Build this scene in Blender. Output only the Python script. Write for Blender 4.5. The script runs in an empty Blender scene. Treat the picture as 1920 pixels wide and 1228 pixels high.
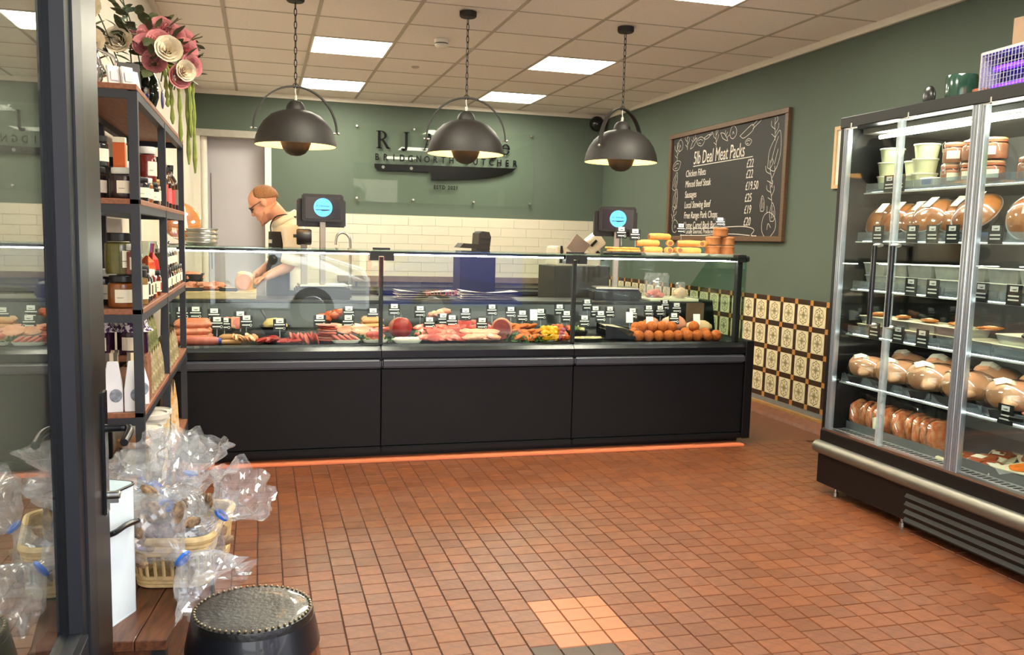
import bpy, bmesh, math, random
from mathutils import Vector, Matrix, Euler, noise
R = math.radians
PI = math.pi
scn = bpy.context.scene
C = scn.collection
random.seed(7)
# ---------------------------------------------------------------- camera
cam_d = bpy.data.cameras.new('camera'); cam = bpy.data.objects.new('camera', cam_d); C.objects.link(cam)
cam_d.sensor_width = 36.0; cam_d.lens = 30.974; cam_d.shift_y = .01343; cam_d.clip_start = 0.05; cam_d.clip_end = 200
rx = Vector((0.96183952, -0.27247362, 0.02495735)); up = Vector((0.00726267, 0.11660565, 0.99315174)); fw = Vector((0.27351782, 0.95507133, -0.11413481))
mw = Matrix.Identity(4)
for i in range(3):
    mw[i][0] = rx[i]; mw[i][1] = up[i]; mw[i][2] = -fw[i]
mw[0][3], mw[1][3], mw[2][3] = .008, .0155, 1.2836
cam.matrix_world = mw
scn.camera = cam
# ---------------------------------------------------------------- view, world
scn.view_settings.view_transform = 'Standard'; scn.view_settings.look = 'None'
scn.view_settings.exposure = 1.12; scn.view_settings.gamma = 1.0; scn.view_settings.use_curve_mapping = False
SKY = 2.6          # overcast daylight outside the shop front
PANEL = 22.0       # ceiling LED panels
LED = 42.0          # counter and fridge LED strips
BULB = 5.0        # pendant bulbs (watts)
w = bpy.data.worlds.new('world'); scn.world = w; w.use_nodes = True
nt = w.node_tree; nt.nodes.clear()
bg = nt.nodes.new('ShaderNodeBackground'); wo = nt.nodes.new('ShaderNodeOutputWorld')
bg.inputs[0].default_value = (0.80, 0.90, 1.0, 1); bg.inputs[1].default_value = SKY
nt.links.new(bg.outputs[0], wo.inputs[0])
sun_d = bpy.data.lights.new('sun', 'SUN'); sun_d.energy = 30.0; sun_d.angle = R(1); sun_d.color = (1, .95, .86)
sun = bpy.data.objects.new('sun', sun_d); C.objects.link(sun); sun.rotation_euler = (R(-18), R(36), 0)   # shines down the street, from behind the building
# ---------------------------------------------------------------- materials
def lin(c):
    return tuple((v/255/12.92 if v/255 <= .04045 else ((v/255+.055)/1.055)**2.4) for v in c) + (1.0,)
MATS = {}
def M(name, rgb, rough=.5, metal=0.0, var=.08, scale=12, bump=0.0, bscale=80, emit=0.0, coat=0.0, spec=.5, rgb2=None, sss=0.0, stretch=None, thresh=None):
    if name in MATS: return MATS[name]
    m = bpy.data.materials.new(name); m.use_nodes = True; n = m.node_tree.nodes; l = m.node_tree.links
    b = n['Principled BSDF']
    b.inputs['Roughness'].default_value = rough; b.inputs['Metallic'].default_value = metal
    b.inputs['Coat Weight'].default_value = coat; b.inputs['Specular IOR Level'].default_value = spec
    tc = n.new('ShaderNodeTexCoord'); mp = n.new('ShaderNodeMapping')
    l.new(tc.outputs['Object'], mp.inputs[0])
    if stretch: mp.inputs['Scale'].default_value = stretch
    nz = n.new('ShaderNodeTexNoise'); nz.inputs['Scale'].default_value = scale; nz.inputs['Detail'].default_value = 4
    l.new(mp.outputs[0], nz.inputs['Vector'])
    c1 = lin(rgb)
    if rgb2: c2 = lin(rgb2)
    else: c2 = tuple(min(1, v*(1-2*var)) for v in c1[:3]) + (1,)
    cr = n.new('ShaderNodeValToRGB')
    lo, hi = thresh if thresh else (.3, .7)
    cr.color_ramp.elements[0].position = lo; cr.color_ramp.elements[1].position = hi
    cr.color_ramp.elements[0].color = c2; cr.color_ramp.elements[1].color = c1
    l.new(nz.outputs[0], cr.inputs[0]); l.new(cr.outputs[0], b.inputs['Base Color'])
    if bump:
        nb = n.new('ShaderNodeTexNoise'); nb.inputs['Scale'].default_value = bscale; nb.inputs['Detail'].default_value = 3
        l.new(mp.outputs[0], nb.inputs['Vector'])
        bp = n.new('ShaderNodeBump'); bp.inputs['Strength'].default_value = bump; bp.inputs['Distance'].default_value = .01
        l.new(nb.outputs[0], bp.inputs['Height']); l.new(bp.outputs[0], b.inputs['Normal'])
    if emit:
        b.inputs['Emission Color'].default_value = c1; b.inputs['Emission Strength'].default_value = emit
    if sss:
        b.inputs['Subsurface Weight'].default_value = sss; b.inputs['Subsurface Radius'].default_value = (.02, .008, .005)
    MATS[name] = m
    return m
def glassM(name, tint=(235, 245, 240), f0=.05, rough=0.0, gain=1.0, haze=0.0, hazecol=(235,240,245), hvar=0.3):
    if name in MATS: return MATS[name]
    m = bpy.data.materials.new(name); m.use_nodes = True; n = m.node_tree.nodes; l = m.node_tree.links
    n.remove(n['Principled BSDF']); out = n['Material Output']
    tr = n.new('ShaderNodeBsdfTransparent'); tr.inputs[0].default_value = lin(tint)
    gl = n.new('ShaderNodeBsdfGlossy'); gl.inputs['Roughness'].default_value = rough
    lw = n.new('ShaderNodeLayerWeight'); lw.inputs[0].default_value = .5
    pw = n.new('ShaderNodeMath'); pw.operation = 'POWER'; pw.inputs[1].default_value = 5
    ma = n.new('ShaderNodeMath'); ma.operation = 'MULTIPLY_ADD'; ma.inputs[1].default_value = (1-f0)*gain; ma.inputs[2].default_value = f0; ma.use_clamp = True
    l.new(lw.outputs['Facing'], pw.inputs[0]); l.new(pw.outputs[0], ma.inputs[0])
    mx = n.new('ShaderNodeMixShader')
    l.new(ma.outputs[0], mx.inputs[0]); l.new(tr.outputs[0], mx.inputs[1]); l.new(gl.outputs[0], mx.inputs[2])
    last = mx
    if haze:
        df = n.new('ShaderNodeBsdfDiffuse'); df.inputs[0].default_value = lin(hazecol)
        nz = n.new('ShaderNodeTexNoise'); nz.inputs['Scale'].default_value = 30; tc = n.new('ShaderNodeTexCoord'); l.new(tc.outputs['Object'], nz.inputs['Vector'])
        mh = n.new('ShaderNodeMath'); mh.operation = 'MULTIPLY_ADD'; mh.inputs[1].default_value = haze*2*hvar; mh.inputs[2].default_value = haze*(1-hvar); l.new(nz.outputs[0], mh.inputs[0])
        m2 = n.new('ShaderNodeMixShader'); l.new(mh.outputs[0], m2.inputs[0]); l.new(mx.outputs[0], m2.inputs[1]); l.new(df.outputs[0], m2.inputs[2]); last = m2
    l.new(last.outputs[0], out.inputs[0])
    MATS[name] = m
    return m
ORD = ['first','second','third','fourth','fifth','sixth','seventh','eighth','ninth','tenth','eleventh','twelfth','thirteenth','fourteenth']
# ---------------------------------------------------------------- mesh helpers
class MB:
    def __init__(s): s.v = []; s.f = []; s.mi = []; s.cur = 0
    def add(s, vs, fs):
        o = len(s.v); s.v += [tuple(p) for p in vs]
        for f in fs: s.f.append(tuple(i+o for i in f)); s.mi.append(s.cur)
        return s
    def box(s, x0, x1, y0, y1, z0, z1):
        return s.add([(x0,y0,z0),(x1,y0,z0),(x1,y1,z0),(x0,y1,z0),(x0,y0,z1),(x1,y0,z1),(x1,y1,z1),(x0,y1,z1)],
                     [(3,2,1,0),(4,5,6,7),(0,1,5,4),(1,2,6,5),(2,3,7,6),(3,0,4,7)])
    def obox(s, c, size, rot=(0,0,0)):
        e = Euler(rot).to_matrix(); c = Vector(c); hx, hy, hz = (d/2 for d in size)
        vs = [c + e @ Vector(p) for p in ((-hx,-hy,-hz),(hx,-hy,-hz),(hx,hy,-hz),(-hx,hy,-hz),(-hx,-hy,hz),(hx,-hy,hz),(hx,hy,hz),(-hx,hy,hz))]
        return s.add(vs, [(3,2,1,0),(4,5,6,7),(0,1,5,4),(1,2,6,5),(2,3,7,6),(3,0,4,7)])
    def tube(s, pts, r, n=8, closed=False, flat=1.0):
        pts = [Vector(p) for p in pts]; k = len(pts)
        rs = r if isinstance(r, (list, tuple)) else [r]*k
        ref = None; vs = []
        for i, p in enumerate(pts):
            a = pts[(i-1) % k] if (closed or i > 0) else p
            b = pts[(i+1) % k] if (closed or i < k-1) else p
            t = (b-a); t = t.normalized() if t.length > 1e-9 else Vector((0,0,1))
            if ref is None:
                ref = Vector((0,0,1)) if abs(t.z) < .9 else Vector((1,0,0))
            u = (ref - t*ref.dot(t)); u = u.normalized() if u.length > 1e-6 else t.orthogonal().normalized()
            ref = u; w_ = t.cross(u)
            for j in range(n):
                an = 2*PI*j/n
                vs.append(p + (u*math.cos(an)*flat + w_*math.sin(an))*rs[i])
        fs = []
        for i in range(k if closed else k-1):
            i2 = (i+1) % k
            for j in range(n):
                j2 = (j+1) % n
                fs.append((i*n+j, i*n+j2, i2*n+j2, i2*n+j))
        if not closed:
            fs.append(tuple(range(n-1, -1, -1))); fs.append(tuple((k-1)*n+j for j in range(n)))
        return s.add(vs, fs)
    def lathe(s, prof, c=(0,0,0), n=24, rot=None, sx=1, sy=1, caps=True):
        c = Vector(c); vs = []; e = Euler(rot).to_matrix() if rot else None
        for (r, z) in prof:
            for j in range(n):
                a = 2*PI*j/n; p = Vector((r*math.cos(a)*sx, r*math.sin(a)*sy, z))
                vs.append(c + (e @ p if e else p))
        fs = []; k = len(prof)
        for i in range(k-1):
            for j in range(n):
                j2 = (j+1) % n; fs.append((i*n+j, i*n+j2, (i+1)*n+j2, (i+1)*n+j))
        if caps and prof[0][0] > 1e-6: fs.append(tuple(range(n-1, -1, -1)))
        if caps and prof[-1][0] > 1e-6: fs.append(tuple((k-1)*n+j for j in range(n)))
        return s.add(vs, fs)
    def prism(s, poly, a, b, ax='z'):
        k = len(poly)
        def P(u, v, t):
            return {'z': (u, v, t), 'y': (u, t, v), 'x': (t, u, v)}[ax]
        vs = [P(u, v, a) for u, v in poly] + [P(u, v, b) for u, v in poly]
        fs = [tuple(range(k-1, -1, -1)), tuple(range(k, 2*k))] + [(i, (i+1) % k, k+(i+1) % k, k+i) for i in range(k)]
        return s.add(vs, fs)
    def ell(s, c, r, n=14, m=9, amp=0.0, freq=6.0, seed=0, rot=None, zmin=None, pw=1.0):
        c = Vector(c); e = Euler(rot).to_matrix() if rot else None; vs = []
        for i in range(m+1):
            ph = PI*i/m
            for j in range(n):
                th = 2*PI*j/n
                d = Vector((math.sin(ph)*math.cos(th), math.sin(ph)*math.sin(th), -math.cos(ph)))
                if pw != 1: d = Vector(math.copysign(abs(q)**pw, q) for q in d)
                k = 1 + amp*noise.noise(d*freq*.35 + Vector((seed*3.1, seed*1.7, seed*.9))) if amp else 1
                p = Vector((d.x*r[0], d.y*r[1], d.z*r[2]))*k
                if zmin is not None and p.z < zmin: p.z = zmin
                vs.append(c + (e @ p if e else p))
        fs = []
        for i in range(m):
            for j in range(n):
                j2 = (j+1) % n; fs.append((i*n+j, i*n+j2, (i+1)*n+j2, (i+1)*n+j))
        return s.add(vs, fs)
    def grid(s, fn, nu, nv):
        vs = [fn(i/nu, j/nv) for i in range(nu+1) for j in range(nv+1)]
        fs = [(i*(nv+1)+j, (i+1)*(nv+1)+j, (i+1)*(nv+1)+j+1, i*(nv+1)+j+1) for i in range(nu) for j in range(nv)]
        return s.add(vs, fs)
    def xf(s, mat, start=0):
        for i in range(start, len(s.v)): s.v[i] = tuple(mat @ Vector(s.v[i]))
        return s
    def mesh(s, name, mat, smooth=False, bevel=0.0, seg=1, merge=True):
        me = bpy.data.meshes.new(name); me.from_pydata(s.v, [], s.f)
        mats = mat if isinstance(mat, (list, tuple)) else [mat]
        for m in mats: me.materials.append(m)
        if len(mats) > 1:
            me.polygons.foreach_set('material_index', s.mi)
        bm = bmesh.new(); bm.from_mesh(me)
        if merge: bmesh.ops.remove_doubles(bm, verts=bm.verts, dist=1e-6)
        bmesh.ops.recalc_face_normals(bm, faces=bm.faces)
        if bevel: bmesh.ops.bevel(bm, geom=list(bm.edges), offset=bevel, segments=seg, affect='EDGES', clamp_overlap=True)
        for f in bm.faces: f.smooth = smooth
        bm.to_mesh(me); bm.free()
        if smooth:
            try: me.set_sharp_from_angle(angle=R(38))
            except Exception: pass
        return me
    def build(s, name, mat, parent=None, smooth=False, bevel=0.0, seg=1, loc=None, rot=None):
        o = bpy.data.objects.new(name, s.mesh(name, mat, smooth, bevel, seg)); C.objects.link(o)
        if parent is not None: o.parent = parent
        if loc is not None: o.location = loc
        if rot is not None: o.rotation_euler = rot
        return o
def inst(name, me, loc=(0,0,0), rot=(0,0,0), parent=None, scale=None):
    o = bpy.data.objects.new(name, me); C.objects.link(o); o.location = loc; o.rotation_euler = rot
    if scale is not None: o.scale = scale
    if parent is not None: o.parent = parent
    return o
def tag(o, label, cat, group=None, kind=None):
    o['label'] = label; o['category'] = cat
    if group: o['group'] = group
    if kind: o['kind'] = kind
    return o
def struct(o, label=None):
    o['kind'] = 'structure'
    if label: o['label'] = label
    return o
def thing(name, label, cat, loc=(0,0,0), rotz=0.0, group=None, rot=None):
    o = bpy.data.objects.new(name, None); C.objects.link(o); o.empty_display_size = .05
    o.location = loc; o.rotation_euler = rot if rot else (0,0,rotz)
    return tag(o, label, cat, group)
def kids(o): return [c for c in bpy.data.objects if c.parent == o]
def copy_tree(o, loc=None, rot=None, label=None, group=None, parent=None, scale=None):
    c = o.copy(); C.objects.link(c); c.parent = parent
    if loc is not None: c.location = loc
    if rot is not None: c.rotation_euler = rot
    if label: c['label'] = label
    if group: c['group'] = group
    if scale: c.scale = scale
    for ch in kids(o): copy_tree(ch, parent=c)
    return c
def text_mesh(s, size, ext=0.0, mat=None, shear=0.0, sx=1.0, space=1.0, align='LEFT', name='lettering', bold=0.0):
    cu = bpy.data.curves.new('txt', 'FONT'); cu.body = s; cu.size = size; cu.extrude = ext; cu.shear = shear
    cu.space_character = space; cu.align_x = align; cu.resolution_u = 3; cu.offset = bold
    o = bpy.data.objects.new('txt', cu); C.objects.link(o)
    bpy.context.view_layer.update()
    me = bpy.data.meshes.new_from_object(o.evaluated_get(bpy.context.evaluated_depsgraph_get()))
    bpy.data.objects.remove(o); bpy.data.curves.remove(cu)
    me.transform(Matrix.Diagonal((sx,1,1,1))); me.name = name
    me.materials.clear()
    if mat: me.materials.append(mat)
    return me
def bez(p, n=12):
    # Catmull-Rom through points
    p = [Vector(q) for q in p]; out = []
    for i in range(len(p)-1):
        a = p[i-1] if i else p[i]*2-p[i+1]; b = p[i]; c = p[i+1]; d = p[i+2] if i+2 < len(p) else p[i+1]*2-p[i]
        for k in range(n):
            t = k/n
            out.append(.5*((2*b)+(c-a)*t+(2*a-5*b+4*c-d)*t*t+(3*b-a-3*c+d)*t**3))
    out.append(p[-1]); return out
# ================================================================ ROOM SHELL
CEIL = 2.728; XR = 3.83; XL = -.65; YB = 9.7; YF = 1.1
m_green = M('green_wall_paint', (80, 92, 80), .75, var=.03, scale=3, bump=.08, bscale=220)
m_cream = M('cream_wall_paint', (214, 206, 190), .7, var=.03, scale=3)
m_lilac = M('grey_panel_paint', (186, 182, 188), .6, var=.04, scale=2)
m_white = M('white_trim_paint', (226, 220, 205), .5, var=.02)
m_grout = M('dark_floor_grout', (70, 44, 32), .8, var=.2, scale=30)
m_tiles = [M('quarry_tile_%s' % n, c, .42, var=.16, scale=22, bump=.12, bscale=60, spec=.35) for n, c in
           (('red', (124, 70, 41)), ('brown', (114, 64, 37)), ('orange', (130, 74, 42)), ('rust', (120, 70, 44)), ('pale', (124, 74, 48)))]
m_olddark = M('dark_worn_tile', (74, 50, 36), .5, var=.2, scale=15)
m_newtile = M('bright_orange_tile', (168, 98, 52), .4, var=.1, scale=20)
floor = struct(MB().box(XL-.2, XR+.2, YF-.3, YB+.2, -.06, -.004).build('floor', m_grout))
TP = .0925; gap = .0028
TX0 = .911 - 15*TP; TY0 = 2.902 - 0*TP
def tile_mesh(mat, sx=TP-gap, sy=TP-gap, h=.004):
    b = MB(); e = .0018; hx, hy = sx/2, sy/2
    b.add([(-hx,-hy,-h),(hx,-hy,-h),(hx,hy,-h),(-hx,hy,-h),(-hx+e,-hy+e,0),(hx-e,-hy+e,0),(hx-e,hy-e,0),(-hx+e,hy-e,0)],
          [(4,5,6,7),(0,1,5,4),(1,2,6,5),(2,3,7,6),(3,0,4,7)])
    return b
tile_me = [tile_mesh(m).mesh('floor_tile', m) for m in m_tiles]; tile_new = tile_mesh(m_newtile).mesh('floor_tile', m_newtile); tile_dk = tile_mesh(m_olddark).mesh('floor_tile', m_olddark)
spots = []
rnd = random.Random(3)
for ci in range(0, 49):
    x = TX0 + (ci+.5)*TP
    off = rnd.choice((0, 0, .5, .3, -.2))*TP if not (15 <= ci < 18) else 0
    for cj in range(-11, 24):
        y = TY0 + (cj+.5)*TP + off
        if y < 1.9 or x < XL or x > 3.74: continue
        if y > 5.02: continue
        patch = 1 if (15 <= ci < 18 and -4 <= cj < 0) else 2 if (14 <= ci < 17 and -6 <= cj < -4) else 0
        spots.append((x, y, patch, rnd.randrange(5), rnd.uniform(-.0006, .0009)))
def vis(x, y): return x < .6*y + .75 and x > -.18*y - .02 and y > 2.15
near = sorted([s for s in spots if vis(s[0], s[1])], key=lambda s: s[0]**2+s[1]**2)[:300]
nearset = set((s[0], s[1]) for s in near)
for x, y, p, k, dz in near:
    inst('floor_tile', tile_new if p == 1 else tile_dk if p == 2 else tile_me[k], (x, y, dz), parent=floor)
fb = MB()
for x, y, p, k, dz in spots:
    if (x, y) in nearset: continue
    t = tile_mesh(None); fb.cur = 5 if p else k
    fb.add([(a+x, b+y, c+dz) for a, b, c in t.v], t.f)
o = fb.build('floor_tiles', m_tiles+[m_newtile], floor); o['kind'] = 'stuff'
o = MB().box(XL, XR, 5.03, YB, -.004, 0).build('back_floor', m_tiles[1], floor)
# walls
wr = struct(MB().box(XR, XR+.15, YF-.3, YB+.15, 0, CEIL+.1).build('wall_right', m_green))
wl = struct(MB().box(XL-.15, XL, YF-.3, YB+.15, 0, CEIL+.1).build('wall_left', m_cream))
b = MB(); b.box(.10, XR, YB, YB+.15, 0, CEIL+.1); b.box(XL, .10, YB, YB+.15, 2.30, CEIL+.1)
wb = struct(b.build('wall_back', m_green))
# doorway in the back wall : recessed grey panel with white jamb
pn = struct(MB().box(XL, .10, YB+.16, YB+.2, 0, 2.34).build('door_2', m_lilac), 'flat grey panel door closing the opening in the back wall')
MB().box(-.49, -.484, YB+.155, YB+.162, .9, 1.9).build('panel_joint', M('joint_dark', (70,66,64), .8), pn)
MB().box(.055, .12, YB-.02, YB+.16, 0, 2.30).build('jamb', m_white, pn)
MB().box(XL, .12, YB-.025, YB+.16, 2.26, 2.33).build('lintel', M('lintel_grey', (170,164,152), .6), pn)
MB().lathe([(.035,0),(.035,2.26)], (-.55, YB+.06, 0), 12).build('white_pipe', m_white, pn, smooth=True)
MB().box(XL, -.58, YB-.02, YB+.15, 0, 2.26).build('jamb', m_white, pn)
# back wall white tiles 300 x 100, running bond
m_wt = M('white_gloss_wall_tile', (206, 198, 178), .2, var=.03, scale=4, spec=.6)
TT = 1.512
tw = MB().box(-.149,.149,-.008,0,-.049,.049).mesh('wall_tile', m_wt, bevel=.0015)
cut = {}
MB().box(.10, XR, YB-.003, YB, .55, TT+.01).build('tile_grout', M('pale_grout', (190,182,160), .8), wb)
for row in range(9):
    z = TT - .05 - .1*row; x = .10 + (.15 if row % 2 else 0) - .15 + .15*0
    x0 = .965 - .3*3 + (.15 if row % 2 else 0)
    xx = x0
    while xx < XR:
        a, bb = max(xx, .101), min(xx+.3, XR)
        if bb - a > .29: inst('wall_tile', tw, ((a+bb)/2, YB-.003, z), parent=wb)
        elif bb - a > .02:
            k = round(bb-a, 3)
            if k not in cut: cut[k] = MB().box(-k/2+.001,k/2-.001,-.008,0,-.049,.049).mesh('wall_tile', m_wt)
            inst('wall_tile', cut[k], ((a+bb)/2, YB-.003, z), parent=wb)
        xx += .3
# patterned dado on the right wall
m_brown = M('dark_brown_strip_tile', (58, 38, 24), .25, var=.1)
m_tan = M('tan_corner_tile', (188, 130, 66), .3, var=.12)
def pattern_mat():
    m = bpy.data.materials.new('cream_patterned_tile'); m.use_nodes = True; n = m.node_tree.nodes; l = m.node_tree.links
    b = n['Principled BSDF']; b.inputs['Roughness'].default_value = .2
    tc = n.new('ShaderNodeTexCoord'); sp = n.new('ShaderNodeSeparateXYZ'); l.new(tc.outputs['Object'], sp.inputs[0])
    def mth(op, a, b_=None, c=None):
        k = n.new('ShaderNodeMath'); k.operation = op
        for i, q in enumerate((a, b_, c)):
            if q is None: continue
            if isinstance(q, (int, float)): k.inputs[i].default_value = q
            else: l.new(q, k.inputs[i])
        return k.outputs[0]
    y = mth('MULTIPLY', sp.outputs[1], 1/.076); z = mth('MULTIPLY', sp.outputs[2], 1/.076)
    ys = mth('MULTIPLY', y, 1.28); zs = mth('MULTIPLY', z, 1.06)
    rr = mth('SQRT', mth('ADD', mth('MULTIPLY', ys, ys), mth('MULTIPLY', zs, zs)))
    an = mth('ARCTAN2', zs, ys)
    wob = mth('MULTIPLY_ADD', mth('COSINE', mth('MULTIPLY', an, 8)), .05, .86)
    ring = mth('LESS_THAN', mth('ABSOLUTE', mth('SUBTRACT', rr, wob)), .055)
    pet = mth('MULTIPLY', mth('GREATER_THAN', mth('COSINE', mth('MULTIPLY', an, 8)), .15), mth('LESS_THAN', mth('ABSOLUTE', mth('SUBTRACT', rr, .63)), .085))
    core = mth('MULTIPLY', mth('LESS_THAN', mth('MAXIMUM', mth('ABSOLUTE', y), mth('ABSOLUTE', z)), .30), mth('GREATER_THAN', mth('ABSOLUTE', mth('MULTIPLY', mth('SINE', mth('MULTIPLY', y, 16)), mth('SINE', mth('MULTIPLY', z, 16)))), .25))
    cross = mth('MULTIPLY', mth('LESS_THAN', mth('MINIMUM', mth('ABSOLUTE', y), mth('ABSOLUTE', z)), .045), mth('LESS_THAN', rr, .5))
    corner = mth('MULTIPLY', mth('GREATER_THAN', mth('MULTIPLY', mth('ABSOLUTE', y), mth('ABSOLUTE', z)), .62), mth('GREATER_THAN', mth('SINE', mth('MULTIPLY', mth('ADD', mth('ABSOLUTE', y), mth('ABSOLUTE', z)), 30)), 0))
    dark = mth('MAXIMUM', mth('MAXIMUM', ring, pet), mth('MAXIMUM', core, cross))
    mx = n.new('ShaderNodeMix'); mx.data_type = 'RGBA'; mx.inputs[6].default_value = lin((222, 208, 170)); mx.inputs[7].default_value = lin((92, 78, 44)); l.new(mth('MULTIPLY', dark, .8), mx.inputs[0])
    m2 = n.new('ShaderNodeMix'); m2.data_type = 'RGBA'; l.new(mx.outputs[2], m2.inputs[6]); m2.inputs[7].default_value = lin((190, 150, 104)); l.new(mth('MULTIPLY', corner, .7), m2.inputs[0])
    l.new(m2.outputs[2], b.inputs['Base Color'])
    return m
m_pat = pattern_mat()
TS = .152; ST = .038; PT = .19
me_p = MB().box(-.008,0,-TS/2+.001,TS/2-.001,-TS/2+.001,TS/2-.001).mesh('patterned_tile', m_pat, bevel=.0012)
me_h = MB().box(-.007,0,-TS/2+.001,TS/2-.001,-ST/2+.001,ST/2-.001).mesh('strip_tile', m_brown)
me_v = MB().box(-.007,0,-ST/2+.001,ST/2-.001,-TS/2+.001,TS/2-.001).mesh('strip_tile', m_brown)
me_c = MB().box(-.0075,0,-ST/2+.001,ST/2-.001,-ST/2+.001,ST/2-.001).mesh('corner_tile', m_tan)
DT = .905   # top of dado
MB().box(XR-.002, XR, 4.5, YB, .1, DT).build('dado_grout', M('dado_grout', (90,74,54), .8), wr)
yA = 6.294 + .076
for ci in range(-18, 9):
    y = yA - ci*PT
    for rj in range(5):
        zt = DT - ST/2 - rj*PT
        inst('strip_tile', me_h, (XR-.002, y, zt), parent=wr)
        inst('corner_tile', me_c, (XR-.002, y-PT/2, zt), parent=wr)
        if rj < 4:
            inst('patterned_tile', me_p, (XR-.002, y, zt-PT/2), parent=wr)
            inst('strip_tile', me_v, (XR-.002, y-PT/2, zt-PT/2), parent=wr)
zb = DT - ST - 4*PT
bs = struct(MB().box(XR-.05, XR, 4.3, YB, .0, .072).build('baseboard_right', M('tan_board', (176, 132, 70), .5, var=.15, scale=40)), 'tan strip and sloping red tile kerb at the foot of the right wall')
MB().box(XR-.012, XR, 4.3, YB, .072, zb).build('grey_strip', M('grey_strip', (120,120,120), .5), bs)
MB().prism([(XR-.05, .0), (XR-.05, .055), (XR-.062, .05), (XR-.115, .022), (XR-.13, 0)], 4.3, YB, 'y').build('kerb_tile', m_tiles[0], bs)
# ceiling : suspended grid, tiles and LED panels
ce = struct(MB().box(XL-.15, XR+.15, YF-.3, YB+.15, CEIL+.06, CEIL+.12).build('ceiling', m_cream))
m_ct = M('ceiling_tile_mineral', (246, 240, 232), .9, var=.04, scale=60, bump=.25, bscale=160)
m_tee = M('ceiling_tee_bar', (182, 172, 156), .5, var=.03)
GX0 = -.2163; GY0 = 6.2034; G = .6
lights = {(1,1),(1,4),(4,1),(4,4),(4,-3),(1,-3),(1,-6),(4,-6)}  # front-most row and left customer-floor panel lie out of view, added for light
m_panel = M('led_panel_diffuser', (255, 249, 226), .5, emit=PANEL, var=0)
ctm = {}
for i in range(-1, 7):
    for j in range(-8, 6):
        x0, x1 = max(GX0+G*i, XL), min(GX0+G*(i+1), XR)
        y0, y1 = max(GY0+G*j, YF-.2), min(GY0+G*(j+1), YB)
        if x1-x0 < .02 or y1-y0 < .02: continue
        if (i, j) in lights:
            t = thing('ceiling_light', {1: 'square LED panel %s, left-hand row of ceiling lights', 4: 'square LED panel %s, right-hand row of ceiling lights'}[i] % {1: 'in the middle of the ceiling', 4: 'nearest the back wall', -3: 'above the customer floor', -6: 'added unseen inside the shop front'}[j], 'ceiling light', ((x0+x1)/2, (y0+y1)/2, CEIL), group='LED ceiling panels')
            b = MB(); s = .297
            for q in ((-s,s,-s,-s+.015),(-s,s,s-.015,s),(-s,-s+.015,-s+.015,s-.015),(s-.015,s,-s+.015,s-.015)): b.box(q[0],q[1],q[2],q[3],-.004,.012)
            b.build('frame', m_white, t)
            MB().box(-s+.015,s-.015,-s+.015,s-.015,0,.008).build('diffuser', m_panel, t)
            continue
        key = (round(x1-x0,3), round(y1-y0,3))
        if key not in ctm: ctm[key] = MB().box(-key[0]/2+.004,key[0]/2-.004,-key[1]/2+.004,key[1]/2-.004,0,.015).mesh('ceiling_tile', m_ct)
        inst('ceiling_tile', ctm[key], ((x0+x1)/2, (y0+y1)/2, CEIL+.003), parent=ce)
for i in range(0, 8):
    x = GX0+G*i
    if x < XR: MB().box(x-.012, x+.012, YF-.2, YB, CEIL-.002, CEIL+.02).build('tee_bar', m_tee, ce)
for j in range(-7, 6):
    y = GY0+G*j
    MB().box(XL, XR, y-.006, y+.006, CEIL-.0005, CEIL+.018).build('tee_bar', m_tee, ce)
b = MB().box(XR-.025, XR, YF, YB, CEIL-.045, CEIL+.001); struct(b.build('trim_1', m_white), 'white edge trim between ceiling and right wall')
b = MB().box(XL, XR-.025, YB-.025, YB, CEIL-.045, CEIL+.001); struct(b.build('trim_2', m_white), 'white edge trim between ceiling and back wall')
b = MB().box(XL, XL+.025, YF, YB-.025, CEIL-.045, CEIL+.001); struct(b.build('trim_3', m_white), 'white edge trim between ceiling and left wall')
# front of the shop (behind the viewer): piers and header around the wide open doorway
b = MB(); b.box(XL-4, -.5, YF-.3, YF, 0, 7.0); b.box(2.75, XR+4, YF-.3, YF, 0, 7.0); b.box(-.5, 2.75, YF-.3, YF, 2.45, 7.0)  # raised well above the header to shade the pavement outside
struct(b.build('wall_front', M('shop_front_paint', (60, 66, 64), .5)))
# smoke detector and ceiling sensor
t = thing('smoke_detector', 'white round smoke detector with a dark band on the ceiling', 'smoke detector', (1.294, 6.576, CEIL))
MB().lathe([(.055,0),(.055,-.022),(.052,-.026)], n=28).build('base', m_white, t, smooth=True)
MB().lathe([(.046,-.026),(.046,-.034)], n=28).build('vent_band', M('detector_dark', (30,28,26), .6), t, smooth=True)
MB().lathe([(.05,-.034),(.05,-.045),(.035,-.058),(0,-.06)], n=28).build('cover', m_white, t, smooth=True)
t = thing('ceiling_sensor', 'tiny round grey sensor in a ceiling tile', 'sensor', (1.287, 7.692, CEIL))
MB().lathe([(.032,.002),(.032,-.004),(.024,-.008),(0,-.009)], n=20).build('rim', m_tee, t, smooth=True)
MB().lathe([(.01,-.008),(.01,-.016),(0,-.018)], n=12).build('lens', m_white, t, smooth=True)
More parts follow.
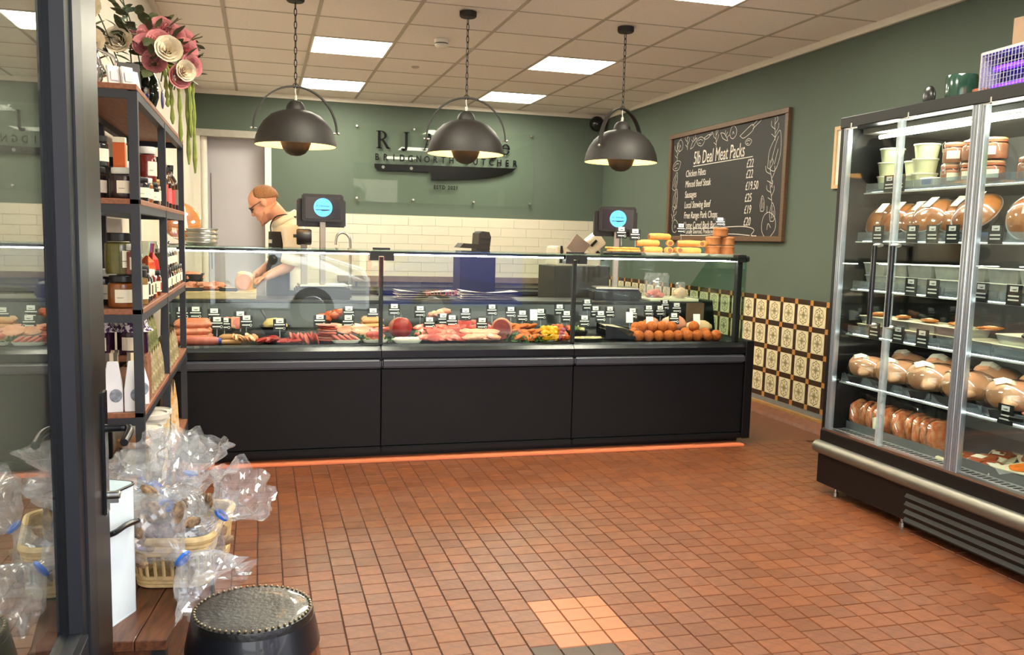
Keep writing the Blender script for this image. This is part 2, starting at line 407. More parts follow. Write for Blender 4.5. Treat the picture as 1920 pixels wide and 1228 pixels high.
# ================================================================ DISPLAY COUNTER
m_blk = M('black_satin_panel', (15, 15, 18), .5, var=.1, scale=5, bump=.05, bscale=300, spec=.3)
m_blkg = M('black_gloss_trim', (24, 24, 26), .22, var=.05)
m_blkm = M('black_matt_metal', (30, 30, 32), .5, var=.08)
m_rail = M('slate_bumper_rail', (66, 68, 76), .4, var=.06)
m_deck = M('dark_deck_liner', (14, 14, 14), .35, var=.1)
m_glass = glassM('counter_glass', (246, 251, 249), f0=.027, gain=1.0)
m_glass2 = glassM('shelf_glass', (225, 240, 232), f0=.05)
m_steel = M('brushed_steel', (196, 194, 188), .3, metal=1, var=.06, scale=40, stretch=(1,1,8))
m_led = M('led_strip', (255, 252, 238), .4, emit=LED, var=0)
CX = [-.50, .664, 1.827, 2.99]; CY = 5.0
ct = thing('display_counter', 'long black serve-over butcher counter with clear glass front full of meat', 'counter', (1.25, CY, 0))
def cpart(b, name, mat, **k):
    for i, v in enumerate(b.v): b.v[i] = (v[0]-1.25, v[1]-CY, v[2])
    return b.build(name, mat, ct, **k)
cpart(MB().box(CX[0], 3.0, 5.06, 5.95, 0, .085), 'plinth', m_blk)
for i in range(3):
    a, b_ = CX[i]+.002, CX[i+1]-.002
    cpart(MB().box(a, b_, 5.0, 5.035, .086, .535), 'front_panel', m_blk, bevel=.003)
    cpart(MB().box(a, b_, 4.985, 5.03, .048, .084), 'lower_rail', m_blk, bevel=.006, seg=2)
    cpart(MB().box(a, b_, 4.978, 5.03, .540, .592), 'bumper_rail', m_rail, bevel=.010, seg=3)
    cpart(MB().prism([(4.992,.600),(5.06,.600),(5.06,.672),(5.035,.672),(4.992,.640)], a, b_, 'x'), 'sill', m_blkg)
    cpart(MB().box(a+.004, b_-.004, 5.017, 5.023, .655, 1.196), 'front_glass', m_glass)
    cpart(MB().box(a+.002, b_-.002, 5.0, 5.50, 1.203, 1.210), 'top_glass', m_glass2)
    cpart(MB().box(a+(.05 if i else .02), b_-.05, 5.05, 5.060, 1.181, 1.188), 'led_strip', m_led)
    cpart(MB().box(a, b_, 5.045, 5.065, 1.188, 1.203), 'led_channel', m_blkm)
cpart(MB().box(CX[0], CX[3], 5.03, 5.06, .09, .60), 'front_core', m_blkm)
cpart(MB().prism([(4.985,.045),(5.95,.045),(5.95,.90),(5.56,.90),(5.50,.68),(4.985,.68)], 2.992, 3.05, 'x'), 'end_panel', m_blk, bevel=.003)
cpart(MB().prism([(4.985,.045),(5.95,.045),(5.95,.90),(5.56,.90),(5.50,.68),(4.985,.68)], -.56, -.502, 'x'), 'end_panel', m_blk, bevel=.003)
cpart(MB().prism([(5.06,.64),(5.52,.70),(5.52,.722),(5.06,.662)], CX[0], CX[3], 'x'), 'display_deck', m_deck)
cpart(MB().prism([(5.52,.70),(5.58,.865),(5.60,.865),(5.55,.60)], CX[0], CX[3], 'x'), 'deck_back', m_deck)
cpart(MB().box(CX[0], CX[3], 5.575, 5.95, .865, .885), 'worktop', M('dark_worktop', (52, 50, 50), .3), bevel=.003)
cpart(MB().box(CX[0], CX[3], 5.92, 5.95, .085, .865), 'rear_panel', m_blk)
for x in CX[1:3]:
    cpart(MB().box(x-.011, x+.011, 5.026, 5.05, .672, 1.17), 'glass_post', m_blkm)
    b = MB(); b.box(x-.068, x-.018, 5.006, 5.07, 1.150, 1.200); b.box(x+.018, x+.068, 5.006, 5.07, 1.150, 1.200); b.box(x-.068, x+.068, 5.004, 5.075, 1.176, 1.202); b.box(x-.045,x+.045,5.0,5.07,1.210,1.222)
    cpart(b, 'glass_clamp', m_blkm)
cpart(MB().box(2.925, 2.962, 5.03, 5.07, .672, 1.19), 'glass_post', m_blkm, bevel=.004)
b = MB(); b.box(2.915, 2.972, 5.015, 5.075, 1.178, 1.225); b.box(2.87, 2.915, 5.03, 5.065, 1.185, 1.203); b.lathe([(.02,0),(.02,.02)], (2.985, 5.045, 1.2), 10, rot=(0, R(90), 0))
cpart(b, 'glass_clamp', m_blkm)
cpart(MB().prism([(5.024,.672),(5.55,.70),(5.62,.885),(5.90,.885),(5.50,1.2),(5.024,1.2)], 2.978, 2.984, 'x'), 'side_glass', m_glass2)
cpart(MB().prism([(5.024,.672),(5.55,.70),(5.62,.885),(5.90,.885),(5.50,1.2),(5.024,1.2)], -.484, -.478, 'x'), 'side_glass', m_glass2)
cpart(MB().box(CX[0], CX[3], 5.49, 5.505, 1.18, 1.203), 'top_glass_rail', m_steel)
# pale tile strip laid along the counter foot
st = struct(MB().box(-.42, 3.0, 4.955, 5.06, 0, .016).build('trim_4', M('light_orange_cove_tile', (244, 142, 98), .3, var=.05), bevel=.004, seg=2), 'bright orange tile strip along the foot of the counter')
# ================================================================ PENDANT LAMPS
m_lamp = M('charcoal_lamp_metal', (34, 30, 27), .6, var=.12, scale=30, bump=.06, bscale=300)
m_lin = M('cream_lamp_lining', (250, 214, 150), .45, var=.03)
def pendant(x, y, hoop_rot, label, tilt=0.0):
    t = thing('pendant_lamp', label, 'pendant lamp', (x, y, 1.83), group='dome pendant lamps over the counter')
    rt = Matrix.Rotation(tilt, 4, 'X')
    prof = [(.250,0),(.2475,.02),(.240,.055),(.222,.10),(.192,.145),(.150,.185),(.10,.208),(.056,.218)]
    MB().lathe(prof, n=48, caps=False).build('shade', m_lamp, t, smooth=True)
    MB().lathe([(r-.004, z+(.0005 if i == 0 else -.004)) for i, (r, z) in enumerate(prof)], n=48, caps=False).build('shade_lining', m_lin, t, smooth=True)
    MB().lathe([(.250,0),(.246,.0005)], n=48, caps=False).build('shade_rim', m_lamp, t)
    MB().lathe([(.060,.214),(.058,.232),(.050,.252),(.036,.268),(.016,.276),(.008,.277)], n=24).build('cap', m_lamp, t, smooth=True)
    bw = [(0,-.062),(.03,-.058),(.058,-.044),(.08,-.018),(.092,.018)]
    MB().lathe(bw + [(.089,.018),(.077,-.016),(.055,-.041),(.028,-.054),(0,-.058)], n=32).build('lower_bowl', m_lamp, t, smooth=True)
    MB().lathe([(.093,.014),(.094,.02),(.091,.022)], n=32, caps=False).build('bowl_rim', m_lamp, t, smooth=True)
    for k in range(3):
        a = 2*PI*k/3; MB().tube([(.088*math.cos(a), .088*math.sin(a), .015), (.11*math.cos(a), .11*math.sin(a), .20)], .003, 6).build('bowl_stay', m_lamp, t)
    MB().ell((0,0,.03), (.03,.03,.04)).build('bulb', M('warm_bulb', (255, 226, 170), .4, emit=30, var=0), t, smooth=True)
    c, s_ = math.cos(hoop_rot), math.sin(hoop_rot)
    b = MB(); N = 28; wv = .014; th = .0045
    prev = None; vs = []; fs = []
    for k in range(N+1):
        a = PI*k/N; u = .256*math.cos(a); z = .09 + .27*math.sin(a)
        nu, nz_ = math.cos(a), math.sin(a)
        for (du, dv) in ((th, -wv), (th, wv), (-th, wv), (-th, -wv)):
            uu = u+du*nu; zz = z+du*nz_
            vs.append((uu*c - dv*s_, uu*s_ + dv*c, zz))
    for k in range(N):
        for j in range(4): fs.append((k*4+j, k*4+(j+1) % 4, (k+1)*4+(j+1) % 4, (k+1)*4+j))
    fs += [(3,2,1,0), (N*4, N*4+1, N*4+2, N*4+3)]
    b.add(vs, fs); b.build('hoop', m_lamp, t)
    for sg in (-1, 1):
        b = MB(); b.tube([(sg*.235*c, sg*.235*s_, .092), (sg*.262*c, sg*.262*s_, .092)], .005, 8); b.ell((sg*.266*c, sg*.266*s_, .092), (.009,.009,.009))
        b.build('pivot_bolt', m_steel, t, smooth=True)
    b = MB(); b.tube(bez([(0,0,.277),(.004,.004,.30),(-.003,0,.33),(0,0,.36)]), .004, 6); b.lathe([(.009,.275),(.009,.30),(.005,.305)], n=10)
    b.build('cable', M('clear_cable', (200, 196, 184), .3), t, smooth=True)
    # chain links, alternately turned
    lk = MB()
    pts = [(0, .008*math.cos(a), .017*math.sin(a)+(.006 if math.sin(a) > 0 else -.006)) for a in [2*PI*k/12 for k in range(12)]]
    lk.tube(pts, .0027, 6, closed=True); lme = lk.mesh('chain_link', m_lamp, smooth=True)
    z = .385; k = 0
    while z < CEIL-1.83-.03:
        inst('chain_link', lme, (0, 0, z), (0, 0, R(20)+(PI/2 if k % 2 else 0)), t); z += .038; k += 1
    MB().tube([(.016*math.cos(2*PI*q/16), 0, .364+.014*math.sin(2*PI*q/16)) for q in range(16)], .003, 6, closed=True).build('hook_ring', m_lamp, t, smooth=True)
    MB().lathe([(0,CEIL-1.83-.038),(.048,CEIL-1.83-.036),(.055,CEIL-1.83-.028),(.055,CEIL-1.83)], n=32).build('ceiling_rose', m_lamp, t, smooth=True)
    ld = bpy.data.lights.new('bulb_light', 'POINT'); ld.energy = BULB; ld.color = (1, .78, .5); ld.shadow_soft_size = .03
    lo = bpy.data.objects.new('bulb_light', ld); C.objects.link(lo); lo.parent = t; lo.location = (0, 0, .085)
    return t
pendant(.222, 5.75, R(8), 'charcoal dome pendant on a chain above the butcher, nearest the doorway')
pendant(1.297, 5.728, R(-14), 'charcoal dome pendant on a chain in front of the wall sign')
pendant(2.388, 5.73, R(34), 'charcoal dome pendant on a chain beside the chalkboard')
# ================================================================ WALL SIGN
sg = thing('wall_sign', 'clear acrylic shop sign with black letters and a chef knife on the green wall', 'sign', (1.97, YB, 2.08))
MB().box(-1.005, 1.005, -.034, -.026, -.425, .40).build('acrylic_sheet', glassM('acrylic', (250, 252, 250), f0=.014, haze=.02, hazecol=(190,205,190)), sg)
m_ink = M('black_acrylic', (10, 9, 9), .3, var=.02, spec=.2)
for x in (-.97, -.36, .32, .97):
    for z in (-.39, .365):
        b = MB(); b.lathe([(.010,0),(.010,-.040),(.012,-.041),(.012,-.047),(0,-.049)], (x, 0, z), 12, rot=(R(-90), 0, 0)); b.v = [(v[0], -abs(v[1]), v[2]) for v in b.v]
        b.build('standoff', m_steel, sg, smooth=True)
def strokes(b, segs, ox, oz, s, y0, y1):
    for q in segs:
        poly = [(ox+u*s, oz+v*s) for u, v in q]; b.prism(poly, y0, y1, 'y')
def arcpoly(cx, cz, ro, ri, a0, a1, n=10, ex=1.0, exi=None):
    exi = ex if exi is None else exi
    o_ = [(cx+ro*ex*math.cos(R(a0+(a1-a0)*k/n)), cz+ro*math.sin(R(a0+(a1-a0)*k/n))) for k in range(n+1)]
    i_ = [(cx+ri*exi*math.cos(R(a0+(a1-a0)*k/n)), cz+ri*math.sin(R(a0+(a1-a0)*k/n))) for k in range(n+1)]
    return o_ + i_[::-1]
SER = {  # serif capitals and small letters from strokes, unit = cap height
 'R': (.78, [[(.09,0),(.25,0),(.25,1),(.09,1)], [(0,0),(.33,0),(.33,.05),(0,.05)], [(0,.95),(.3,.95),(.3,1),(0,1)], arcpoly(.3,.74,.26,.20,-90,90,12,1.2,.78), [(.2,.955),(.32,.955),(.32,1),(.2,1)], [(.2,.48),(.32,.48),(.32,.525),(.2,.525)], [(.30,.50),(.45,.50),(.78,.0),(.59,.0)], [(.58,0),(.80,0),(.80,.05),(.58,.05)]]),
 'J': (.5, [[(.18,.12),(.34,.12),(.34,1),(.18,1)], [(.08,.95),(.44,.95),(.44,1),(.08,1)], arcpoly(.12,.12,.22,.06,-110,0,8), arcpoly(.06,.0,.08,.0,0,360,12)]),
 'A': (.8, [[(.34,1),(.45,1),(.75,.02),(.57,.02)], [(.36,1),(.44,.94),(.17,.02),(.09,.02)], [(.2,.33),(.56,.33),(.56,.375),(.2,.375)], [(0,0),(.26,0),(.26,.05),(0,.05)], [(.5,0),(.82,0),(.82,.05),(.5,.05)]]),
 'l': (.32, [[(.09,0),(.22,0),(.22,1.05),(.09,1.02)], [(.02,0),(.28,0),(.28,.03),(.02,.03)], [(.02,.99),(.2,1.05),(.2,1.0),(.02,.96)]]),
 'd': (.6, [arcpoly(.24,.31,.32,.25,40,320,14,.8,.62), [(.38,0),(.48,0),(.48,1.05),(.38,1.02)], [(.30,.99),(.48,1.05),(.48,1.0),(.30,.96)], [(.38,0),(.56,0),(.56,.03),(.38,.03)]]),
 'r': (.42, [[(.10,0),(.2,0),(.2,.62),(.10,.6)], [(.02,0),(.3,0),(.3,.03),(.02,.03)], [(.02,.58),(.2,.63),(.2,.58),(.02,.54)], arcpoly(.32,.42,.2,.13,50,150,8), arcpoly(.38,.56,.055,.0,0,360,10)]),
 'i': (.3, [[(.10,0),(.2,0),(.2,.62),(.10,.6)], [(.02,0),(.28,0),(.28,.03),(.02,.03)], [(.02,.58),(.2,.63),(.2,.58),(.02,.54)], arcpoly(.15,.86,.065,.0,0,360,12)]),
 'g': (.58, [arcpoly(.24,.42,.2,.13,0,360,18,.95,.8), arcpoly(.26,-.1,.2,.15,0,360,18,1.25,1.2), [(.14,.22),(.2,.22),(.18,.1),(.1,.1)], [(.12,.14),(.38,.1),(.42,.06),(.1,.08)], [(.36,.58),(.56,.64),(.56,.56),(.4,.53)]]),
 'e': (.56, [arcpoly(.27,.31,.32,.25,-310,-20,18,.84,.62), [(.05,.34),(.52,.34),(.52,.39),(.05,.39)], arcpoly(.27,.31,.32,.25,0,60,6,.84,.62)]),
}
tx = -.765; zt = .145
for ch in 'R J Aldridge':
    if ch == ' ': tx += .10; continue
    adv, sgm = SER[ch]; b = MB()
    strokes(b, sgm, tx, zt, .185, -.042, -.034)
    b.build('letter', m_ink, sg)
    tx += adv*.185 + .031
for i, ch in enumerate('BRIDGNORTH BUTCHER'):
    if ch == ' ': continue
    me = text_mesh(ch, .098, .004, m_ink, sx=.80, align='CENTER', name='letter', bold=.0022)
    inst('letter', me, (-.757 + .0905*i, -.038, .020), (R(90), 0, 0), sg)
kn = [(-.785,-.02),(.80,.0),(.74,-.045),(.62,-.09),(.45,-.125),(.25,-.145),(.05,-.158),(-.165,-.168),(-.165,-.085),(-.50,-.085),(-.62,-.088),(-.745,-.088),(-.782,-.06)]
MB().prism([(x, z+.0) for x, z in kn], -.042, -.034, 'y').build('knife_emblem', m_ink, sg)
for x in (-.69, -.385): MB().lathe([(.017,-.042),(.017,-.046),(0,-.047)], (x, 0, -.055), 14).xf(Matrix.Identity(4)) if False else None
for x in (-.69, -.385):
    b = MB(); b.prism([(x+.017*math.cos(2*PI*k/14), -.052+.017*math.sin(2*PI*k/14)) for k in range(14)], -.046, -.042, 'y'); b.build('knife_rivet', M('rivet_grey', (120,118,116), .3), sg)
me = text_mesh('ESTD 2021', .058, .003, m_ink, bold=.0015, sx=.85, space=1.25, align='CENTER', name='lettering')
inst('lettering', me, (.0, -.037, -.262), (R(90), 0, 0), sg)
# dome camera in the corner
t = thing('dome_camera', 'small round black dome camera high in the back corner', 'security camera', (3.70, YB, 2.60))
MB().lathe([(.06,0),(.06,-.02),(.03,-.03)], (0,0,.04), 20, rot=(R(-90),0,0)).xf(Matrix.Scale(-1, 4, (0,1,0))).build('mount', m_blkm, t, smooth=True)
MB().ell((0,-.08,.02), (.085,.085,.085), n=24, m=14).build('dome', m_blkg, t, smooth=True)
# ================================================================ CHALKBOARD on right wall
m_wood = M('oak_frame', (104, 76, 52), .5, var=.18, scale=6, stretch=(4,4,30))
m_chalkb = M('chalkboard_face', (32, 28, 26), .6, var=.12, scale=4)
m_chalk = M('chalk_white', (224, 216, 204), .9, var=.15, scale=90)
cb = thing('chalkboard', 'wood framed chalkboard with handwritten meat pack prices on the green wall', 'chalkboard', (XR, 6.92, 1.82), rotz=R(-90))
# local: x -> towards viewer's right (world -Y), y -> into wall (world +X), z up
W_, H_ = 1.0, .50
fw_ = .042
for n_, q in (('frame_top', (-W_,W_,H_-fw_,H_)), ('frame_bottom', (-W_,W_,-H_,-H_+fw_)), ('frame_left', (-W_,-W_+fw_,-H_+fw_,H_-fw_)), ('frame_right', (W_-fw_,W_,-H_+fw_,H_-fw_))):
    MB().box(q[0],q[1],-.034,0,q[2],q[3]).build(n_, m_wood, cb, bevel=.003)
MB().box(-W_+fw_,W_-fw_,-.014,0,-H_+fw_,H_-fw_).build('board', m_chalkb, cb)
def chalk_text(s, x, z, size, sx=.62, sh=.12):
    me = text_mesh(s, size, .0006, m_chalk, shear=sh, sx=sx, name='chalk_writing')
    inst('chalk_writing', me, (x, -.0155, z), (R(90), 0, 0), cb)
chalk_text('5lb Deal Meat Packs', -.52, .19, .165, .66)
for (l_, z) in (('Chicken Fillets', .083), ('Minced Beef Steak', -.012), ('Sausages', -.108), ('Local Stewing Beef', -.203), ('Free Range Pork Chops', -.298), ('Home Cured Back Bacon', -.388)):
    chalk_text(l_, -.66, z, .088, .74)
for (l_, z) in (('£22', .095), ('£22', .01), ('£19.50', -.085), ('£25', -.18), ('£19', -.275), ('£20', -.372)):
    chalk_text(l_, .41, z, .098, .72)
def ribbon(b, pts, w=.005, y=-.0158):
    pts = [Vector((p[0], 0, p[1])) for p in pts]
    for a, c in zip(pts, pts[1:]):
        d = (c-a)
        if d.length < 1e-6: continue
        nrm = Vector((-d.z, 0, d.x)).normalized()*w/2
        b.add([(a+nrm)+Vector((0,y,0)), (a-nrm)+Vector((0,y,0)), (c-nrm)+Vector((0,y,0)), (c+nrm)+Vector((0,y,0))], [(0,1,2,3)])
b = MB(); ribbon(b, [(-.52,.172),(.50,.178)], .007); b.build('chalk_underline', m_chalk, cb)
rnd = random.Random(11)
def cr2(pts): return [(p.x, p.z) for p in bez([(u, 0, v) for u, v in pts], 8)]
def doodle(kind, cx, cz, s, rot):
    b = MB(); sh = []
    if kind == 0: sh = [[(-1,0),(-.5,.45),(.3,.5),(1,.1),(.4,-.5),(-.5,-.4),(-1,0)], [(-.6,.1),(0,.25),(.5,.1)], [(-.5,-.15),(.1,-.25)]]
    elif kind == 1: sh = [[(-1,.1),(-.2,.35),(.6,.2),(1,.0),(.4,-.15),(-.3,-.2),(-1,.1)], [(.6,.2),(1,.7)], [(.3,.2),(.4,.8)], [(0,.3),(-.1,.8)]]
    elif kind == 2: sh = [[(0,-1),(.05,-.3),(0,.3),(.1,1)], [(0,-.4),(.5,0),(.6,.4)], [(0,0),(-.5,.4),(-.5,.8)], [(0,.4),(.45,.7),(.4,1)], [(.02,-.7),(-.5,-.3)]]
    elif kind == 3: sh = [[(-1,0),(.2,.28),(.25,-.02),(-.6,-.2),(-1,0)], [(.22,.2),(1,.45)], [(.25,.05),(1,.25)], [(1,.45),(1.05,.25)]]
    elif kind == 4: sh = [[(0,-.8),(.6,-.5),(.7,.1),(.2,.6),(-.4,.5),(-.7,-.1),(-.5,-.6),(0,-.8)], [(.0,.6),(.1,1)], [(-.2,-.3),(.0,0),(.2,-.3)]]
    elif kind == 5: sh = [[(-.4,-1),(-.55,-.2),(-.3,.5),(0,1),(.3,.6),(.5,-.2),(.3,-1),(-.4,-1)], [(-.2,-.7),(-.1,.2),(.0,.7)], [(.15,-.7),(.2,.1)]]
    c, s_ = math.cos(rot), math.sin(rot)
    for q in sh:
        pts = cr2([((u*c - v*s_)*s+cx, (u*s_ + v*c)*s+cz) for u, v in q]); ribbon(b, pts, .0045)
    b.build('chalk_doodle', m_chalk, cb)
for k, x in enumerate((-.80,-.66,-.53,-.40,-.26,-.12,.02,.17)): doodle((4,2,1,0,3,2,1,4)[k], x, .39+.02*math.sin(k*2), .075, rnd.uniform(-.8,.8))
doodle(3, .44, .385, .16, .15); doodle(0, .42, .30, .05, 0)
for k, z in enumerate((.33,.2,.06,-.1,-.24,-.36)): doodle((2,0,5,5,2,4)[k], -.86+.03*math.sin(k*3), z, .085, rnd.uniform(-.4,.4))
for k, z in enumerate((.36,.2,.02,-.12,-.27)): doodle((2,5,2,2,5)[k], .80+.03*math.sin(k*2), z, (.09,.15,.11,.09,.07)[k], rnd.uniform(-.3,.3))
doodle(4, .78, -.36, .14, .3); doodle(5, .68, -.2, .06, .1)
b = MB()
ribbon(b, cr2([(-.72,-.43),(-.62,-.395),(-.2,-.392),(.3,-.378),(.5,-.386),(.58,-.41),(.54,-.45),(.62,-.455)]), .006); ribbon(b, cr2([(-.72,-.452),(-.3,-.452),(.2,-.44),(.52,-.452)]), .006)
b.build('chalk_banner', m_chalk, cb)
chalk_text('Locally Sourced, Produced in house', -.62, -.436, .058, .86)
# picture frame edge behind the fridge
t = thing('picture_frame', 'pale wood picture frame edge on the right wall behind the fridge', 'picture', (XR, 5.13, 1.90))
MB().box(-.02, 0, .21, .235, -.21, .21).build('frame_side', M('pale_pine', (206, 172, 128), .5), t)
MB().box(-.02, 0, -.235, -.21, -.21, .21).build('frame_side', MATS['pale_pine'], t)
MB().box(-.02, 0, -.21, .21, .185, .21).build('frame_top', MATS['pale_pine'], t)
MB().box(-.02, 0, -.21, .21, -.21, -.185).build('frame_bottom', MATS['pale_pine'], t)
MB().box(-.008, 0, -.21, .21, -.185, .185).build('mount', M('white_mount', (230,226,216), .6), t)
# ================================================================ MULTIDECK FRIDGE
m_fr = M('fridge_black', (17, 15, 15), .45, var=.08, scale=6, spec=.35)
m_fin = M('fridge_interior_grey', (140, 136, 130), .5, var=.05)
m_alu = M('anodised_aluminium', (188, 192, 198), .28, metal=.85, var=.06, scale=30, stretch=(6,6,.5))
m_pmma = glassM('clear_price_rail', (225, 232, 236), f0=.08, haze=.16, hazecol=(200,206,212))
m_fg = glassM('fridge_glass', (238, 244, 242), f0=.04, gain=.8)
m_shelf = M('fridge_shelf_metal', (120, 122, 124), .4, metal=.3, var=.05)
FX, FY0, FY1, FH = 2.85, 2.05, 3.965, 1.94
fr = thing('display_fridge', 'tall black open-shelf display fridge with sliding glass doors against the right wall', 'fridge', (FX, 3.0, 0))
def fp(b, name, mat, parent=None, **k):
    for i, v in enumerate(b.v): b.v[i] = (v[0]-FX, v[1]-3.0, v[2])
    return b.build(name, mat, parent or fr, **k)
fp(MB().box(3.66, 3.75, FY0, FY1, .05, FH), 'back_panel', m_fin)
fp(MB().box(FX+.0, 3.75, FY1-.045, FY1, .30, FH), 'side_panel', m_fr, bevel=.004)
fp(MB().box(FX+.0, 3.75, FY0, FY0+.045, .30, FH), 'side_panel', m_fr, bevel=.004)
fp(MB().box(FX-.005, 3.75, FY0, FY1, 1.885, FH), 'canopy', m_fr, bevel=.004)
fp(MB().box(FX+.10, 3.70, FY0+.045, FY1-.045, 1.86, 1.885), 'interior_ceiling', m_fin)
fp(MB().box(FX-.01, 3.75, FY0, FY1, .05, .215), 'base_panel', m_fr, bevel=.004)
fp(MB().box(FX-.005, 3.75, FY0, FY1, .215, .335), 'tub', m_fr, bevel=.004)
fp(MB().tube([(FX-.012, FY0, .243), (FX-.012, FY1+.004, .243)], .034, 14), 'bumper', M('steel_bumper', (132,128,118), .42, metal=.8, var=.05), smooth=True)
for y in (2.2, 3.35, 3.85): fp(MB().lathe([(.014,0),(.014,.02),(.009,.022),(.009,.06)], (FX+.03, y, 0), 10), 'foot', m_steel)
b = MB(); b.box(FX-.004, FX+.0, 2.25, 3.30, .045, .195)
g = fp(b, 'grille_recess', M('grille_black', (12,11,11), .7))
for k in range(4):
    z = .185 - k*.037
    fp(MB().prism([(FX-.022, z-.022),(FX-.006, z),(FX-.006, z-.006),(FX-.022, z-.028)], 2.26, 3.29, 'y'), 'louvre', m_fr)
# pan with slotted grille
fp(MB().box(FX+.02, 3.66, FY0+.045, FY1-.045, .333, .345), 'pan', M('pan_steel', (176,176,176), .35, metal=.5))
b = MB()
for k in range(60):
    y = FY0+.06+k*.031; b.box(FX+.05, FX+.09, y, y+.012, .345, .3462)
fp(b, 'air_slots', M('slot_dark', (20,20,20), .8))
fp(MB().box(FX+.115, FX+.12, FY0+.05, FY1-.05, .345, .385), 'pan_lip', m_shelf)
SZ = [1.57, 1.325, 1.08, .85, .60]
SD = [.13, .10, .09, .08, .06]      # setback of shelf front from the doors
for z, d in zip(SZ, SD):
    s_ = fp(MB().box(FX+d+.006, 3.66, FY0+.05, FY1-.05, z, z+.012), 'shelf', m_shelf)
    y = FY1-.06; k = 0
    while y > FY0+.2:
        L = .30 if k % 3 else .34
        o = fp(MB().box(FX+d-.004, FX+d+.002, y-L+.006, y-.004, z-.006, z+.042), 'price_rail', m_pmma, s_); y -= L; k += 1
    fp(MB().box(FX+d-.005, FX+d+.012, FY0+.05, FY1-.05, z-.010, z-.004), 'shelf_edge', M('shelf_edge_white', (225,225,220), .4), s_)
    fp(MB().box(FX+d+.016, FX+d+.024, FY0+.08, FY1-.08, z-.008, z-.002), 'shelf_led', M('shelf_led', (255,250,236), .4, emit=22, var=0), s_)
# LED tube
fp(MB().tube([(FX+.13, FY0+.08, 1.838), (FX+.13, FY1-.14, 1.838)], .009, 10), 'led_tube', m_led, smooth=True)
# sliding glass doors
edges = [3.935, 3.53, 3.055, 2.60, 2.10]
for i in range(4):
    y1, y0 = edges[i], edges[i+1]
    dr = fp(MB().box(FX+.008, FX+.014, y0+.012, y1-.012, .36, 1.878), 'door_pane', m_fg)
    wide1 = .036 if i in (0, 2) else .014; wide0 = .014 if i in (0, 2) else .040
    for (a, c, wd) in ((y1-wide1, y1-.001, wide1), (y0+.001, y0+wide0, wide0)):
        st_ = fp(MB().box(FX-.002, FX+.026, a, c, .345, 1.885), 'door_stile', m_alu if wd > .02 else glassM('clear_seal', (220,228,226), f0=.15, haze=.25), dr, bevel=.002)
        if wd > .02:
            bb = MB()
            for q in (.3, .7): bb.box(FX-.004, FX-.002, a+(c-a)*q-.002, a+(c-a)*q+.002, .345, 1.885)
            fp(bb, 'stile_groove', M('groove_grey', (110,116,124), .4), dr)
    hy = y0+.062 if i in (0, 2) else y1-.062
    h = MB(); h.tube([(FX-.04, hy, .925), (FX-.04, hy, 1.30)], .0125, 10)
    fp(h, 'door_handle', m_blkg, dr, smooth=True)
    h = MB(); 
    for z in (.922, 1.303): h.ell((FX-.02, hy, z), (.028, .014, .010))
    fp(h, 'handle_bracket', m_steel, dr, smooth=True)
    h = MB(); h.box(FX-.006, FX+.0, y1-.1, y1-.02, 1.876, 1.882); h.box(FX-.006, FX, y1-.064, y1-.056, 1.876, 1.905)
    fp(h, 'door_hanger', m_steel, dr)
fp(MB().box(FX-.006, FX+.03, FY0+.02, FY1-.02, .335, .346), 'bottom_track', m_steel)
# left-hand corner post of the door opening
fp(MB().box(FX+.004, FX+.02, 3.925, 3.935, .34, 1.885), 'side_seal', m_alu)
# ================================================================ SHELVING UNIT (left)
m_sfr = M('slate_shelf_frame', (44, 48, 56), .5, var=.08)
m_sb = M('rustic_shelf_board', (150, 94, 66), .55, var=.2, scale=5, stretch=(20,1.5,20))
SX0, SX1, SY0, SY1 = -.615, -.36, 3.05, 4.77
sh = thing('shelving_unit', 'open metal shelving unit with brown wood shelves packed with jars beside the door', 'shelving unit', (-.49, 3.05, 0))
def sp(b, name, mat, parent=None, **k):
    for i, v in enumerate(b.v): b.v[i] = (v[0]+.49, v[1]-3.05, v[2])
    return b.build(name, mat, parent or sh, **k)
LZ = [1.737, 1.383, 1.033, .697, .33, .10]
T = .028
for y in (SY0, 3.88, SY1-T):
    for x in (SX0, SX1-T): sp(MB().box(x, x+T, y, y+T, 0, 1.715), 'post', m_sfr)
for z in LZ:
    bd = sp(MB().box(SX0+.003, SX1-.0, SY0+.0, SY1-.0, z-.018, z), 'shelf_board', m_sb, bevel=.002)
    for (a, c, e, f) in ((SX0+T, SX1-T, SY0+.002, SY0+T), (SX0+T, SX1-T, SY1-T, SY1-.002), (SX1-T, SX1-.002, SY0+T, SY1-T), (SX0+.002, SX0+T, SY0+T, SY1-T)):
        sp(MB().box(a, c, e, f, z-.018-.026, z-.018), 'shelf_rail', m_sfr, bd)
# ================================================================ OPEN GLASS DOOR (front left)
m_dfr = M('graphite_door_frame', (22, 25, 31), .45, var=.05, spec=.35)
m_dgl = glassM('door_glass', (200, 208, 206), f0=.22, gain=1.3)
m_brz = M('bronze_gloss_edge', (34, 28, 22), .38, var=.1, spec=.3)
DX = -.32
dr1 = struct(bpy.data.objects.new('door_1', None), 'open graphite framed glass entrance door with a black lever handle'); C.objects.link(dr1); dr1.location = (DX, 1.1, 0)
def dp(b, name, mat, parent=None, **k):
    for i, v in enumerate(b.v): b.v[i] = (v[0]-DX, v[1]-1.1, v[2])
    return b.build(name, mat, parent or dr1, **k)
YE = 2.09; YN = 1.10; YG = 1.774; YC = 1.903; ZG = .52
dp(MB().box(DX-.05, DX, YC-.02, YE, .01, 2.3), 'stile', m_brz, bevel=.003)
dp(MB().box(DX-.052, DX+.004, YG+.04, YC, .01, 2.3), 'stile_cover', m_dfr, bevel=.003)
dp(MB().box(DX-.05, DX, YN, YN+.1, .01, 2.3), 'hinge_stile', m_dfr, bevel=.003)
